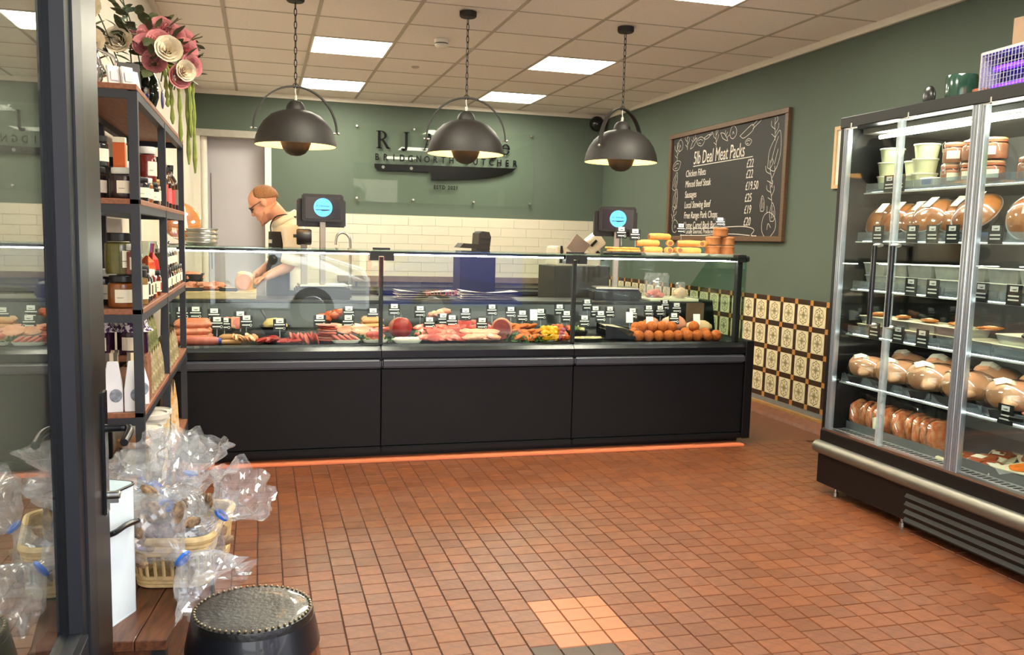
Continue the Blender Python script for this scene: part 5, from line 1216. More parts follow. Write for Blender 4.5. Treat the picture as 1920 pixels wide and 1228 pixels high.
while y > 2.2:
    wd = (.15,.13,.16)[k % 3]
    for lv in range(2):
        box_stack(3, y-wd/2, wd, .058, fills[(k+lv) % 4], 'clear pale-lidded box on the third fridge shelf, %s in the %s stack' % (('lower','upper')[lv], ORD[k]), 'plastic boxes on the third shelf', lv, random.uniform(-.008,.012))
    y -= wd+.014; k += 1
y = 3.87; k = 0
m_card = M('card_lid', (232,222,186), .55, var=.05)
while y > 2.2:
    wd = (.17,.15,.18)[k % 3]; n_ = 2 if k != 4 else 1
    for lv in range(n_):
        box_stack(4, y-wd/2, wd, .038, fills[(k+1+lv) % 4], 'card-lidded foil tray on the fourth fridge shelf, %s in the %s stack' % (('lower','upper')[lv], ORD[k]), 'foil trays on the fourth shelf', lv, random.uniform(-.008,.012), 'foil_meal', m_card)
    if k < 5:
        t = thing('pastry_slice', 'flat golden baked slice resting on foil trays, %s from the left' % ORD[k], 'pastry', (sx(4,.09), y-wd/2, SH[4]+.088), rotz=k*.7, group='baked slices')
        MB().ell((0,0,.008), (.055,.035,.009), amp=.3, seed=k).build('crust', m_piec, t, smooth=True); MB().ell((0,0,.013), (.03,.02,.006), amp=.3, seed=k).build('topping', m_card, t, smooth=True)
    y -= wd+.012; k += 1
t = thing('mince_pack', 'pack of raw pink meat tilted at the right of the fourth shelf', 'meat pack', (sx(4,.05), 2.72, SH[4]+.09), rot=(R(20),R(-25),0))
MB().box(-.07,.07,-.09,.09,0,.012).build('tray', m_btray, t, bevel=.003); MB().ell((0,0,.02), (.06,.08,.018), amp=.3).build('meat', m_pink, t, smooth=True); MB().ell((0,0,.02), (.066,.086,.024), n=12, m=6).build('film', m_wrap, t, smooth=True)
# shelf 5 : whole chickens on black trays
def chicken_proto():
    t = thing('whole_chicken', 'x', 'chicken', group='whole chickens on black trays')
    MB().box(-.115,.115,-.085,.085,0,.004).build('tray_base', m_btray, t)
    MB().add([(-.115,-.085,0),(.115,-.085,0),(.115,.085,0),(-.115,.085,0),(-.13,-.10,.032),(.13,-.10,.032),(.13,.10,.032),(-.13,.10,.032)], [(0,1,5,4),(1,2,6,5),(2,3,7,6),(3,0,4,7)]).build('tray_side', m_btray, t)
    b = MB(); b.ell((.01,0,.068), (.105,.072,.062), n=20, m=14); b.ell((.06,0,.085), (.06,.06,.05))
    for s_ in (-1,1):
        b.tube([(-.02,s_*.05,.05),(-.08,s_*.045,.075),(-.125,s_*.025,.06)], [.042,.034,.014], 10); b.tube([(.07,s_*.06,.06),(.03,s_*.085,.05),(.075,s_*.085,.045)], [.022,.016,.012], 8)
    b.tube([(-.09,0,.06),(-.12,0,.05)], [.03,.012], 8)
    remeshed(b, 'bird', m_chick, .008, t, 4)
    MB().ell((.0,0,.065), (.128,.09,.072), n=18, m=10, amp=.05, zmin=-.05).build('film', m_wrap, t, smooth=True)
    MB().tube([(-.05,s,z) for s, z in ((-.08,.03),(-.07,.08),(-.03,.115),(.03,.115),(.07,.08),(.08,.03))], .003, 5, flat=.5).build('elastic_band', m_lidw, t)
    MB().grid(lambda u, v: (.02+.075*u, -.04+.08*v, .1425-.02*abs(u-.5)-.05*(v-.5)**2*4*.3), 4, 6).build('label', m_label, t)
    return t
CH = chicken_proto()
first = True
for (x, y, rz, ti, s_, nm) in ((.15,3.79,2.6,0,.95,'at the front left corner'),(.15,3.58,2.7,0,1.0,'second in the front row'),(.16,3.35,2.65,0,1.1,'third in the front row, tilted at the glass'),(.17,3.16,2.9,0,1.05,'fourth in the front row, at the wide post'),(.17,2.90,2.6,0,1.05,'fifth in the front row, past the wide post'),(.17,2.62,2.6,0,1.05,'sixth in the front row'),
   (.40,3.80,1.9,.1,1.0,'in the back row, far left'),(.36,3.50,2.0,.15,1.1,'in the back row, with a large square label'),(.38,3.22,2.2,.2,1.1,'in the back row, behind the wide post'),(.38,2.95,2.0,.1,1.1,'in the back row, past the wide post'),(.38,2.66,2.3,.1,1.1,'in the back row, far right')):
    o = CH if first else copy_tree(CH); first = False
    o.location = (FX+x, y, SH[5]+(.0 if x < .3 else .002)); o.rotation_euler = (0, -ti, rz); o.scale = (s_,s_,s_*1.05); o['label'] = 'film-wrapped whole chicken on a black tray, '+nm
    o['group'] = 'whole chickens on black trays'
t = thing('sliced_pork_pack', 'pink sliced meat pack with white printed label at the front of the chickens', 'meat pack', (sx(5,.10), 2.76, SH[5]+.0), rotz=.3)
MB().box(-.10,.10,-.09,.09,0,.02).build('tray', m_btray, t, bevel=.004); MB().ell((0,0,.03), (.085,.075,.02), amp=.3, seed=2).build('meat', m_pink, t, smooth=True); MB().obox((-.03,.0,.054),(.07,.09,.002),(0,-.15,.2)).build('label', m_label, t)
# base pan : vacuum bags, flat packs, foil trays of orange food
def vbag(y, k):
    t = thing('bacon_bag', 'vacuum bag of streaky bacon in the fridge base, %s from the left' % ORD[k], 'bacon bag', (FX+.20+.02*(k % 2), y, PANZ), rot=(R(-16+5*(k % 3)), R(6), R(4*(k % 3))), group='bacon bags')
    MB().ell((0,0,.075), (.085,.022,.078), n=18, m=12, amp=.16, seed=k, pw=.8).build('bacon', m_bacon, t, smooth=True)
    MB().grid(lambda u, v: (-.095+.19*u+.004*math.sin(v*9+k), -.006*math.sin(u*PI)+.006*math.sin(u*14+k)*v, .145+.045*v+.008*math.sin(u*9+k)), 10, 4).build('film_flap', m_wrap, t, smooth=True)
    MB().ell((0,0,.075), (.092,.027,.084), n=16, m=10, pw=.8).build('film', m_wrap, t, smooth=True)
    if k == 3: MB().obox((-.088,-.012,.055),(.002,.04,.06),(0,0,0)).build('label', m_label, t)
for k in range(11): vbag(3.88-.055*k, k)
for k, (x, y) in enumerate(((.19,3.20),(.22,3.10),(.40,3.18),(.42,3.02),(.20,3.02))):
    t = thing('flat_meat_pack', 'flat clear pack of reddish meat in the fridge base, %s' % ('left front','next to the left front pack','back left','back right','front, by the wide post')[k], 'meat pack', (FX+x, y, PANZ+.012*(k % 2)), rot=(0,R(-4),.3*k), group='flat packs in the fridge base')
    MB().box(-.09,.09,-.06,.06,0,.018).build('tray', m_card, t, bevel=.005); MB().ell((0,0,.022), (.078,.05,.012), amp=.3, seed=k).build('meat', M('curried_meat', (180,92,54), .4, var=.2, scale=40), t, smooth=True); MB().obox((-.02,.01,.034),(.05,.05,.001)).build('label', m_label, t)
def foilmeal(x, y, s_, lab, k):
    t = thing('foil_ready_meal', lab, 'foil tray', (FX+x, y, PANZ+.002), rotz=.2)
    platter_v = MB(); platter_v.add([(-.08*s_,-.06*s_,0),(.08*s_,-.06*s_,0),(.08*s_,.06*s_,0),(-.08*s_,.06*s_,0),(-.105*s_,-.08*s_,.045*s_),(.105*s_,-.08*s_,.045*s_),(.105*s_,.08*s_,.045*s_),(-.105*s_,.08*s_,.045*s_)], [(3,2,1,0),(0,1,5,4),(1,2,6,5),(2,3,7,6),(3,0,4,7)])
    platter_v.build('foil', m_foil, t)
    MB().box(-.11*s_,.11*s_,-.085*s_,.085*s_,.044*s_,.047*s_).build('rim', m_card, t)
    MB().ell((0,0,.047*s_), (.085*s_,.065*s_,.018), amp=.35, seed=k, freq=12).build('food', M('orange_sauce_food', (232,120,36), .4, var=.2, scale=50), t, smooth=True)
foilmeal(.215, 2.86, 1.0, 'foil tray of bright orange food in the fridge base', 1); foilmeal(.20, 2.68, .85, 'smaller foil tray of orange food at the right edge of the fridge base', 2)
# price cards clipped to the shelf rails
def rail_card(i, y, z=None):
    t = thing('shelf_price_card', 'black price card on the %s fridge shelf rail' % ('top','second','third','fourth','fifth')[i-1], 'price card', (sx(i,-.010), y, (SH[i] if z is None else z)-.02), rotz=R(-90), group='fridge shelf price cards')
    c_ = MB().box(-.038,.038,-.002,.002,0,.082).build('card', m_tagk, t)
    MB().box(-.02,.02,-.003,-.002,.055,.076).build('logo_patch', m_tagw, c_)
    MB().prism([(-.014,.064),(.016,.066),(.008,.061),(-.002,.061)], -.0036,-.0031,'y').build('logo_knife', m_tagk, c_)
    for zz in (.018,.034): MB().box(-.028,.026,-.0028,-.0021,zz,zz+.006).build('writing', m_tagw, c_)
    return t
nm = {1: [(3.72,'nearest the left stack'),(3.65,'left of the door joint'),(2.80,'by the green tub')], 2: [(3.74,'first'),(3.50,'second'),(3.37,'third'),(3.25,'fourth'),(3.01,'past the wide post')], 3: [(3.47,'first'),(3.33,'second'),(3.05,'by the wide post'),(2.88,'past the wide post')], 4: [(3.69,'behind a door handle'),(3.52,'at the door joint'),(3.36,'right of the joint')], 5: [(2.84,'past the wide post')]}
for i, l_ in nm.items():
    for y, s_ in l_:
        o = rail_card(i, y); o['label'] = o['label'] + ', ' + s_
# ================================================================ ON TOP OF THE FRIDGE
FT = FH
t = thing('plant_pot', 'glossy dark green ceramic pot on top of the fridge', 'pot', (3.08, 3.42, FT))
MB().lathe([(0,0),(.062,0),(.068,.02),(.070,.12),(.066,.135),(.060,.132),(.060,.02),(0,.02)], n=28).build('pot', M('green_glaze', (36,66,54), .15, var=.2, coat=.5), t, smooth=True)
t = thing('ladle', 'black round ladle bowl standing on top of the fridge', 'ladle', (3.06, 3.60, FT))
MB().ell((0,0,.068), (.012,.042,.05), n=18, m=12).build('bowl', m_blkg, t, smooth=True)
MB().tube(bez([(0,0,.02),(0,-.02,.006),(.02,-.09,.008)]), .006, 8).build('handle', m_steel, t, smooth=True)
t = thing('insect_killer', 'white wire insect killer glowing violet on top of the fridge', 'insect killer', (3.10, 3.06, FT), rotz=R(-4))
MB().box(-.05,.05,-.24,.24,0,.02).build('base', m_lidw, t); MB().box(-.05,.05,-.24,.24,.20,.212).build('top_bar', M('killer_grey', (150,146,150), .4), t)
for k in range(25): MB().tube([(-.052,-.235+.0195*k,.0),(-.052,-.235+.0195*k,.20)], .0016, 4).build('guard_wire', M('killer_grey', (150,146,150), .4), t)
for k in range(9): MB().tube([(-.052,-.24,.02+.021*k),(-.052,.24,.02+.021*k)], .0013, 4).build('guard_wire', M('killer_grey', (150,146,150), .4), t)
for z in (.06,.14): MB().tube([(0,-.21,z),(0,.21,z)], .013, 10).build('violet_tube', M('violet_tube', (86, 30, 255), .4, emit=1.3, var=0), t, smooth=True)
MB().box(.045,.05,-.24,.24,.02,.20).build('back_plate', M('violet_back', (44,34,80), .4), t)
MB().box(-.05,.05,.236,.244,.0,.21).build('end_plate', MATS['killer_grey'], t); MB().box(-.05,.05,-.244,-.236,.0,.21).build('end_plate', MATS['killer_grey'], t)
t = thing('cardboard_box', 'brown cardboard box with a hand hole behind the insect killer', 'box', (3.34, 3.02, FT), rotz=R(4))
MB().box(-.14,.14,-.30,.25,0,.36).build('carton', M('cardboard', (130,104,82), .8, var=.06), t)
MB().ell((-.141,.14,.32), (.003,.05,.018)).build('hand_hole', m_blkm, t)
t = thing('small_pot', 'small terracotta pot between the green pot and the insect killer', 'pot', (3.10, 3.325, FT))
MB().lathe([(0,0),(.024,0),(.032,.05),(.036,.05),(.036,.062),(.03,.062),(.026,.01),(0,.01)], n=20).build('pot', M('terracotta', (150,86,60), .7), t, smooth=True)
# ================================================================ GOODS ON THE SHELVING UNIT
m_jglass = glassM('preserve_jar_glass', (238,242,240), f0=.07)
m_lblk = M('black_jar_lid', (30,28,28), .35); m_lwh = M('white_jar_lid', (226,226,220), .35); m_lgold = M('gold_jar_lid', (186,150,90), .3, metal=.6)
m_wlid = M('wooden_jar_lid', (190,140,92), .6, var=.15, scale=12)
def jcont(n, c): return M('preserve_'+n, c, .35, var=.15, scale=40)
PRES = {'plum': jcont('plum',(58,22,30)), 'amber': jcont('amber',(170,92,34)), 'red': jcont('red',(140,34,26)), 'brown': jcont('brown',(78,44,26)), 'olive': jcont('olive',(120,112,48)), 'dark': jcont('dark',(34,24,24)), 'tan': jcont('tan',(176,132,80))}
JP = {}
def jar(loc, r, h, cont, lid, lab, rz=0.0, lw=1.5, print_=None, lh=.42):
    key = (r, h, cont, lid.name, print_)
    full = lab
    if key in JP:
        o = copy_tree(JP[key], loc, (0,0,rz), full, 'preserve jars on the shelving unit'); return o
    t = thing('preserve_jar', full, 'jar', loc, rotz=rz, group='preserve jars on the shelving unit')
    JP[key] = t
    hb_ = h*.80
    MB().lathe([(0,.003),(r*.92,.003),(r*.96,.01),(r*.96,hb_*.93),(r*.7,hb_*.97),(0,hb_*.97)], n=18).build('preserve', PRES[cont], t, smooth=True)
    MB().lathe([(r*.9,0),(r,.008),(r,hb_*.9),(r*.82,hb_),(r*.82,hb_+.006)], n=18).build('glass', m_jglass, t, smooth=True)
    MB().lathe([(r*.86,hb_),(r*.9,hb_+.002),(r*.9,h-.002),(r*.86,h),(0,h)], n=18).build('lid', lid, t, smooth=True)
    lb = MB().grid(lambda u, v: ((r+.0008)*math.sin(-lw/2+lw*u+.35), -(r+.0008)*math.cos(-lw/2+lw*u+.35), hb_*(.22+lh*1.2*v)), 8, 1).build('label', m_label, t)
    if print_:
        MB().grid(lambda u, v: ((r+.0014)*math.sin(.35+.1+.32*u), -(r+.0014)*math.cos(.35+.1+.32*u), hb_*(.28+lh*.9*v)), 4, 1).build('label_print', M('print_'+print_, {'orange':(230,140,50),'red':(196,60,50),'black':(50,48,48),'green':(90,120,60)}[print_], .6), lb)
    MB().grid(lambda u, v: ((r+.0014)*math.sin(-.25+.4*u), -(r+.0014)*math.cos(-.25+.4*u), hb_*(.40+.02*v)), 4, 1).build('label_text', M('label_ink', (96,92,88), .7), lb)
    return t
L1, L2, L3, L4, L0 = LZ[1], LZ[2], LZ[3], LZ[4], LZ[0]
# level 1 : dark preserves, bottles
n1 = 'on the upper shelf'
jar((-.412, 3.115, L1), .043, .098, 'plum', m_lwh, 'large dark jar with an orange printed label at the near end '+n1, 0, print_='orange')
jar((-.505, 3.12, L1), .043, .098, 'dark', m_lblk, 'dark jar second from the post '+n1, .2)
jar((-.50, 3.14, L1+.10), .042, .098, 'dark', m_lblk, 'dark jar stacked second level near the door '+n1, .3)
jar((-.57, 3.15, L1), .04, .095, 'plum', m_lblk, 'dark jar hidden by the door edge '+n1, .2)
t = thing('orange_carton', 'slim orange carton standing on the jars on the upper shelf', 'carton', (-.435, 3.20, L1+.10)); MB().box(-.018,.018,-.018,.018,0,.10).build('carton', M('orange_card', (222,104,44), .5, var=.1), t); MB().box(-.019,.019,-.019,.019,.085,.102).build('cap_band', m_label, t)
jar((-.435, 3.22, L1), .040, .095, 'brown', m_lblk, 'brown jar under the orange carton '+n1)
jar((-.40, 3.36, L1), .036, .085, 'dark', m_lblk, 'black lidded jar with a small label behind the post '+n1, .5)
jar((-.50, 3.36, L1), .04, .10, 'plum', m_lblk, 'dark jar at the back of the bay '+n1, .5)
jar((-.40, 3.50, L1), .034, .090, 'amber', m_lwh, 'amber honey jar with a round white label '+n1, .7)
jar((-.395, 3.62, L1), .036, .080, 'dark', m_lblk, 'low dark jar with a white disc label '+n1, .8)
jar((-.40, 3.62, L1+.082), .034, .13, 'red', m_lwh, 'tall red chutney jar with a white lid stacked up '+n1, .6)
jar((-.47, 3.55, L1), .036, .15, 'red', m_lwh, 'tall red jar at the back '+n1, .6)
jar((-.40, 3.75, L1), .034, .10, 'amber', m_lgold, 'amber jar with a gold lid beside the middle post '+n1, .6)
def bottle(loc, r, h, mat, lab, lblm=None):
    t = thing('sauce_bottle', lab, 'bottle', loc)
    MB().lathe([(0,0),(r,.002),(r,h*.55),(r*.8,h*.66),(r*.38,h*.78),(r*.36,h*.92)], n=16).build('bottle', mat, t, smooth=True)
    MB().lathe([(r*.42,h*.9),(r*.42,h),(0,h)], n=14).build('cap', m_lblk, t, smooth=True)
    MB().grid(lambda u, v: ((r+.001)*math.sin(-.9+1.8*u+.5), -(r+.001)*math.cos(-.9+1.8*u+.5), h*(.12+.34*v)), 8, 1).build('label', lblm or m_label, t)
for k, (x, y, c, lb) in enumerate(((-.40,4.05,(70,30,24),'red'),(-.40,4.20,(48,26,20),'pink'),(-.45,4.12,(60,30,20),'white'),(-.40,4.36,(80,34,24),'red2'),(-.40,4.52,(40,22,20),'dark'))):
    bottle((x,y,L1), .034, .21-.02*(k % 2), M('bottle_%d' % k, c, .15, coat=.5), 'dark sauce bottle with a %s label beyond the middle post' % ('red','pink','white','scarlet','plain')[k], M('blabel_%d' % k, ((206,70,60),(214,110,110),(226,220,206),(200,50,50),(120,110,100))[k], .6))
# level 2 : jars two high, small pots
n2 = 'on the second shelf'
jar((-.425, 3.125, L2), .047, .105, 'amber', m_lblk, 'large jar with a white label at the near end '+n2, 0)
jar((-.535, 3.12, L2), .047, .105, 'brown', m_lblk, 'brown jar with a tall white label beside the door '+n2, 0)
jar((-.43, 3.14, L2+.107), .05, .135, 'olive', m_lblk, 'big olive jar with a black lid on the upper tier '+n2, .3, print_='red', lw=.9)
jar((-.545, 3.13, L2+.107), .048, .13, 'tan', m_lblk, 'big jar with a white and tan label on the upper tier '+n2, -.1, print_='black', lh=.6)
jar((-.40, 3.33, L2), .036, .13, 'dark', m_lblk, 'tall dark jar behind the near post '+n2, .6, print_='black')
jar((-.40, 3.42, L2), .034, .11, 'dark', m_lwh, 'white lidded jar with a black and white label '+n2, .7, print_='black')
jar((-.40, 3.52, L2), .034, .11, 'red', m_lwh, 'white lidded jar with a green printed label '+n2, .7, print_='green')
jar((-.395, 3.12, L2+.107), .030, .10, 'red', m_lwh, 'slim red jar squeezed against the near post on the upper tier', .3)
jar((-.50, 3.24, L2), .045, .12, 'dark', m_lwh, 'dark jar in the second row '+n2, .2)
jar((-.40, 3.24, L2+.0), .040, .12, 'tan', m_lblk, 'tan jar in the second row '+n2, .3)
jar((-.47, 3.36, L2+.0), .040, .14, 'plum', m_lblk, 'plum jar at the back, behind the near post '+n2, .3)
jar((-.46, 3.26, L1), .038, .14, 'dark', m_lblk, 'tall black jar behind the orange carton '+n1, .3)
jar((-.455, 3.47, L1), .038, .12, 'brown', m_lblk, 'brown jar at the back, mid bay '+n1, .3)
jar((-.46, 3.70, L1), .038, .15, 'amber', m_lblk, 'tall amber jar at the back near the middle post '+n1, .3)
def sachet(loc, c, lab, h=.13, w_=.07, tip=True, rz=R(-60), grp='packets on the shelving unit'):
    t = thing('snack_packet', lab, 'packet', loc, rotz=rz, group=grp)
    MB().add([(-w_/2,-.018,0),(w_/2,-.018,0),(w_/2,.018,0),(-w_/2,.018,0),(-w_*.46,-.012,h*.6),(w_*.46,-.012,h*.6),(w_*.46,.012,h*.6),(-w_*.46,.012,h*.6),(-w_*.1 if tip else -w_*.45,0,h),(w_*.1 if tip else w_*.45,0,h)], [(3,2,1,0),(0,1,5,4),(1,2,6,5),(2,3,7,6),(3,0,4,7),(4,5,9,8),(5,6,9),(6,7,8,9),(7,4,8)]).build('packet', c, t, bevel=.002)
    MB().obox((0,-.0175,h*.32),(w_*.6,.001,h*.3),(-.05,0,0)).build('label', m_label, t)
sachet((-.405,3.60,L2+.10), M('orange_wrap', (232,120,40), .4, var=.3, scale=30, rgb2=(200,50,30)), 'pointed orange wrapped treat on top of the jars on the second shelf', .06, .08)
sachet((-.40,3.62,L2), M('orange_wrap2', (240,150,60), .4, var=.2), 'orange and green packet on the second shelf', .12, .06)
sachet((-.40,3.72,L2+.10), M('red_wrap', (206,50,40), .4), 'red pointed packet on the second shelf', .07, .06)
jar((-.40, 3.70, L2), .034, .10, 'red', m_lblk, 'dark lidded red jar before the middle post '+n2, .7, print_='red')
t = thing('drinking_glass', 'clear tall glass holding red sticks behind the middle post', 'glass', (-.42, 3.82, L2+.10)); MB().lathe([(.028,0),(.032,.11),(.031,.11),(.027,.004),(0,.004)], n=16).build('glass', m_jglass, t, smooth=True); MB().tube([(0,0,.005),(.01,.01,.10)], .008, 6).build('stick', M('red_wrap', (206,50,40), .4), t)
for k in range(7): jar((-.395, 3.98+.105*k, L2), .033, .095, ('dark','brown','plum','amber','olive','tan','red')[k], m_lblk, 'small jar %s beyond the middle post %s' % (ORD[k], n2), .8, print_='black' if k % 2 else None)
for k in range(4): jar((-.395, 4.03+.12*k, L2+.097), .030, .08, ('olive','dark','brown','tan')[k], m_lwh, 'small white lidded jar %s on the upper tier beyond the middle post' % ORD[k], .8)
# level 3 : gingham topped jars, striped paper bags, pouches
m_ging = M('purple_gingham', (236,232,230), .8, rgb2=(70,36,80), scale=90, thresh=(.47,.53))
m_gingb = M('black_gingham', (240,236,226), .8, rgb2=(34,28,34), scale=90, thresh=(.47,.53))
def gjar(loc, cloth, lab):
    t = thing('gingham_jar', lab, 'jar', loc, group='gingham topped jars')
    MB().lathe([(0,0),(.048,.002),(.05,.01),(.05,.075),(.04,.085)], n=18).build('glass', M('deep_purple_jam', (52,22,48), .12, coat=.6), t, smooth=True)
    b = MB(); n=36; vs=[]; 
    for i,(r,z) in enumerate(((.0,.128),(.03,.127),(.047,.118),(.048,.100),(.062,.078))):
        for j in range(n):
            a=2*PI*j/n; rr=r*(1+(.10*math.sin(9*a) if i==4 else .03*math.sin(9*a) if i==3 else 0)); vs.append((rr*math.cos(a),rr*math.sin(a),z))
    b.add(vs,[(i*n+j,i*n+(j+1)%n,(i+1)*n+(j+1)%n,(i+1)*n+j) for i in range(4) for j in range(n)]); b.build('cloth_top', cloth, t, smooth=True)
    MB().grid(lambda u, v: (.0508*math.sin(-.6+1.2*u), -.0508*math.cos(-.6+1.2*u), .015+.045*v), 6, 1).build('label', m_label, t)
gjar((-.525,3.27,L3+.165), m_ging, 'purple gingham topped jam jar raised behind the paper bags, left'); gjar((-.42,3.28,L3+.165), m_ging, 'purple gingham topped jam jar raised behind the paper bags, right')
t = thing('shelf_riser', 'small wooden step raising the gingham jars on the third shelf', 'riser', (-.48,3.27,L3)); MB().box(-.12,.11,-.06,.06,.145,.163).build('step_top', m_sb, t)
for s_ in (-.115,.105): MB().box(s_-.008,s_+.008,-.055,.055,0,.145).build('step_leg', m_sb, t)
m_pbag = M('white_paper_bag', (240,240,244), .6, var=.02); m_strp = M('bag_stripe_brown', (104,90,76), .7); m_strl = M('bag_top_cream', (226,208,176), .7)
def pbag(loc, rz, lab):
    t = thing('paper_bag', lab, 'paper bag', loc, rotz=rz, group='white paper bags with folded striped tops')
    w_, d, h = .029, .03, .165
    MB().add([(-w_,-d,0),(w_,-d,0),(w_,d,0),(-w_,d,0),(-w_,-d,h*.45),(w_,-d,h*.45),(w_,d,h*.45),(-w_,d,h*.45),(-w_*.55,.0,h),(w_*.55,.0,h)], [(3,2,1,0),(0,1,5,4),(1,2,6,5),(2,3,7,6),(3,0,4,7),(4,5,9,8),(5,6,9),(6,7,8,9),(7,4,8)]).build('bag', m_pbag, t, bevel=.002)
    f = MB().box(-w_*.55-.002,w_*.55+.002,-.006,.062,h-.014,h+.030); 
    fo = f.build('folded_top', m_strl, t, rot=(R(-24),0,0))
    for q in (-.5,.35): MB().box(w_*q-.006,w_*q+.006,-.007,.063,h-.015,h+.031).build('stripe', m_strp, fo)
    MB().ell((.008,-d-.001,.055), (.019,.001,.022)).build('piglet_print', M('print_grey', (168,176,190), .7, var=.3, scale=60), t)
for k, (x, y, rz) in enumerate(((-.458,3.09,.15),(-.396,3.10,.12),(-.52,3.11,.2),(-.40,3.21,.5),(-.47,3.17,.1))):
    pbag((x,y,L3), rz, 'white paper bag with a folded striped top, '+('second from the post at the near end','nearest the post at the near end','third, partly behind the door','turned sideways behind the post','in the second row')[k])
for k in range(7): sachet((-.395, 3.36+.072*k, L3+(.0)), M('kraft_%d' % (k % 3), ((214,200,160),(196,186,132),(222,206,180))[k % 3], .6, var=.3, scale=40, rgb2=(120,110,70)), 'printed paper pouch %s before the middle post on the third shelf' % ORD[k], .15, .08, False, R(-70))
for k in range(6): sachet((-.395, 3.97+.09*k, L3), M('kraft_%d' % ((k+1) % 3), (214,200,160), .6), 'printed paper pouch %s beyond the middle post on the third shelf' % ORD[k], .14, .08, False, R(-70))
for k in range(4): sachet((-.40, 3.42+.075*k, L3+.155), M('green_pouch', (170,170,110), .6, var=.4, scale=40, rgb2=(90,96,50)), 'green patterned pouch %s on top of the paper pouches' % ORD[k], .12, .07, False, R(-70))
# level 4 : white tubs, wooden lidded jars, pouches
def wjar(loc, lab):
    t = thing('wooden_lid_jar', lab, 'jar', loc, group='glass jars with wooden lids')
    MB().lathe([(0,.004),(.048,.004),(.048,.085),(0,.085)], n=18).build('contents', PRES['olive'], t, smooth=True)
    MB().lathe([(.05,0),(.052,.006),(.052,.09),(.046,.095)], n=18).build('glass', m_jglass, t, smooth=True)
    MB().lathe([(.046,.09),(.054,.096),(.054,.115),(0,.116)], n=18).build('lid', m_wlid, t, smooth=True)
for k, (x,y,z) in enumerate(((-.42,3.13,L4),(-.53,3.13,L4),(-.42,3.25,L4),(-.42,3.26,L4+.118),(-.53,3.25,L4))): wjar((x,y,z), 'wooden lidded jar on the low shelf, '+('front right','front left','second row right','stacked on top','second row left')[k])
def pail(loc, s_, lab, band):
    t = thing('white_pail', lab, 'tub', loc, group='white lidded pails')
    MB().lathe([(0,0),(.050*s_,0),(.058*s_,.11*s_)], n=24).build('body', m_lwh, t, smooth=True)
    MB().lathe([(.060*s_,.105*s_),(.064*s_,.106*s_),(.064*s_,.122*s_),(.058*s_,.124*s_),(.056*s_,.118*s_),(0,.117*s_)], n=24).build('lid', M('pail_lid', (232,228,216), .4), t, smooth=True)
    MB().lathe([(.0535*s_,.03*s_),(.0575*s_,.085*s_)], n=24).build('label_band', band, t, smooth=True)
bg_ = M('green_band', (96,116,70), .5, var=.3, scale=30); br_ = M('cream_band', (226,206,160), .5, var=.1)
for k,(x,y,z,s_,bn) in enumerate(((-.405,3.42,L4+.12,1.0,bg_),(-.405,3.42,L4,1.0,bg_),(-.405,3.60,L4+.13,1.05,br_),(-.405,3.60,L4,1.05,br_),(-.405,3.78,L4,1.0,bg_),(-.405,3.78,L4+.12,.95,br_))): pail((x,y,z), s_, 'white lidded pail on the low shelf, '+('upper of the nearest pair','lower of the nearest pair','upper of the middle pair','lower of the middle pair','lower of the pair at the middle post','upper of the pair at the middle post')[k], bn)
for k in range(4): sachet((-.40,4.02+.14*k,L4), M('mustard_pouch', (206,150,50), .5, var=.3, scale=30, rgb2=(240,224,190)), 'tall mustard and white pouch %s beyond the middle post on the low shelf' % ORD[k], .26, .11, False, R(-75))
for k in range(3): sachet((-.42,4.5+.08*k,L4), m_strl, 'tall cream pouch %s at the far end of the low shelf' % ORD[k], .22, .10, False, R(-75))
for k in range(6): jar((-.40,3.12+.13*k,LZ[5]), .05, .15, ('olive','tan','olive','brown','tan','olive')[k], m_wlid, 'large jar %s on the bottom shelf' % ORD[k], .4)
# pie leaning beyond the far end (on the counter top)
t = thing('wrapped_pie', 'round golden wrapped pie propped up at the left end of the counter top', 'pie', (-.42, 5.28, TZ+.125), rot=(R(72),0,R(25)))
MB().lathe([(0,-.02),(.085,-.02),(.105,.0),(.11,.015),(.09,.028),(0,.034)], n=28).build('crust', m_piec, t, smooth=True)
MB().lathe([(.115,.016),(.094,.032),(0,.040)], n=24).build('film', m_wrap, t, smooth=True); MB().box(-.02,.02,-.06,.08,.0405,.042).build('label', m_label, t)
t = thing('pie_stand', 'small wire stand holding the propped pie', 'stand', (-.42, 5.30, TZ))
MB().tube(bez([(-.06,-.05,.02),(-.06,-.05,.004),(0,-.02,.004),(.06,-.05,.004),(.06,-.05,.02)]), .003, 6).build('wire', m_blkm, t); MB().tube(bez([(0,-.02,.004),(0,.05,.004),(.0,.03,.14)]), .003, 6).build('back_wire', m_blkm, t)
for k in range(4):
    o = tag(MB().lathe([(0,0),(.07,0),(.085,.018),(.085,.022),(0,.022)], n=20).build('foil_dish', m_foil, loc=(-.30-.0*k, 5.12, TZ+.024*k), smooth=True), 'stacked foil dish on the counter top beside the far post, %s' % ('lowest','second','third','topmost')[k], 'foil dish', 'stacked foil dishes')
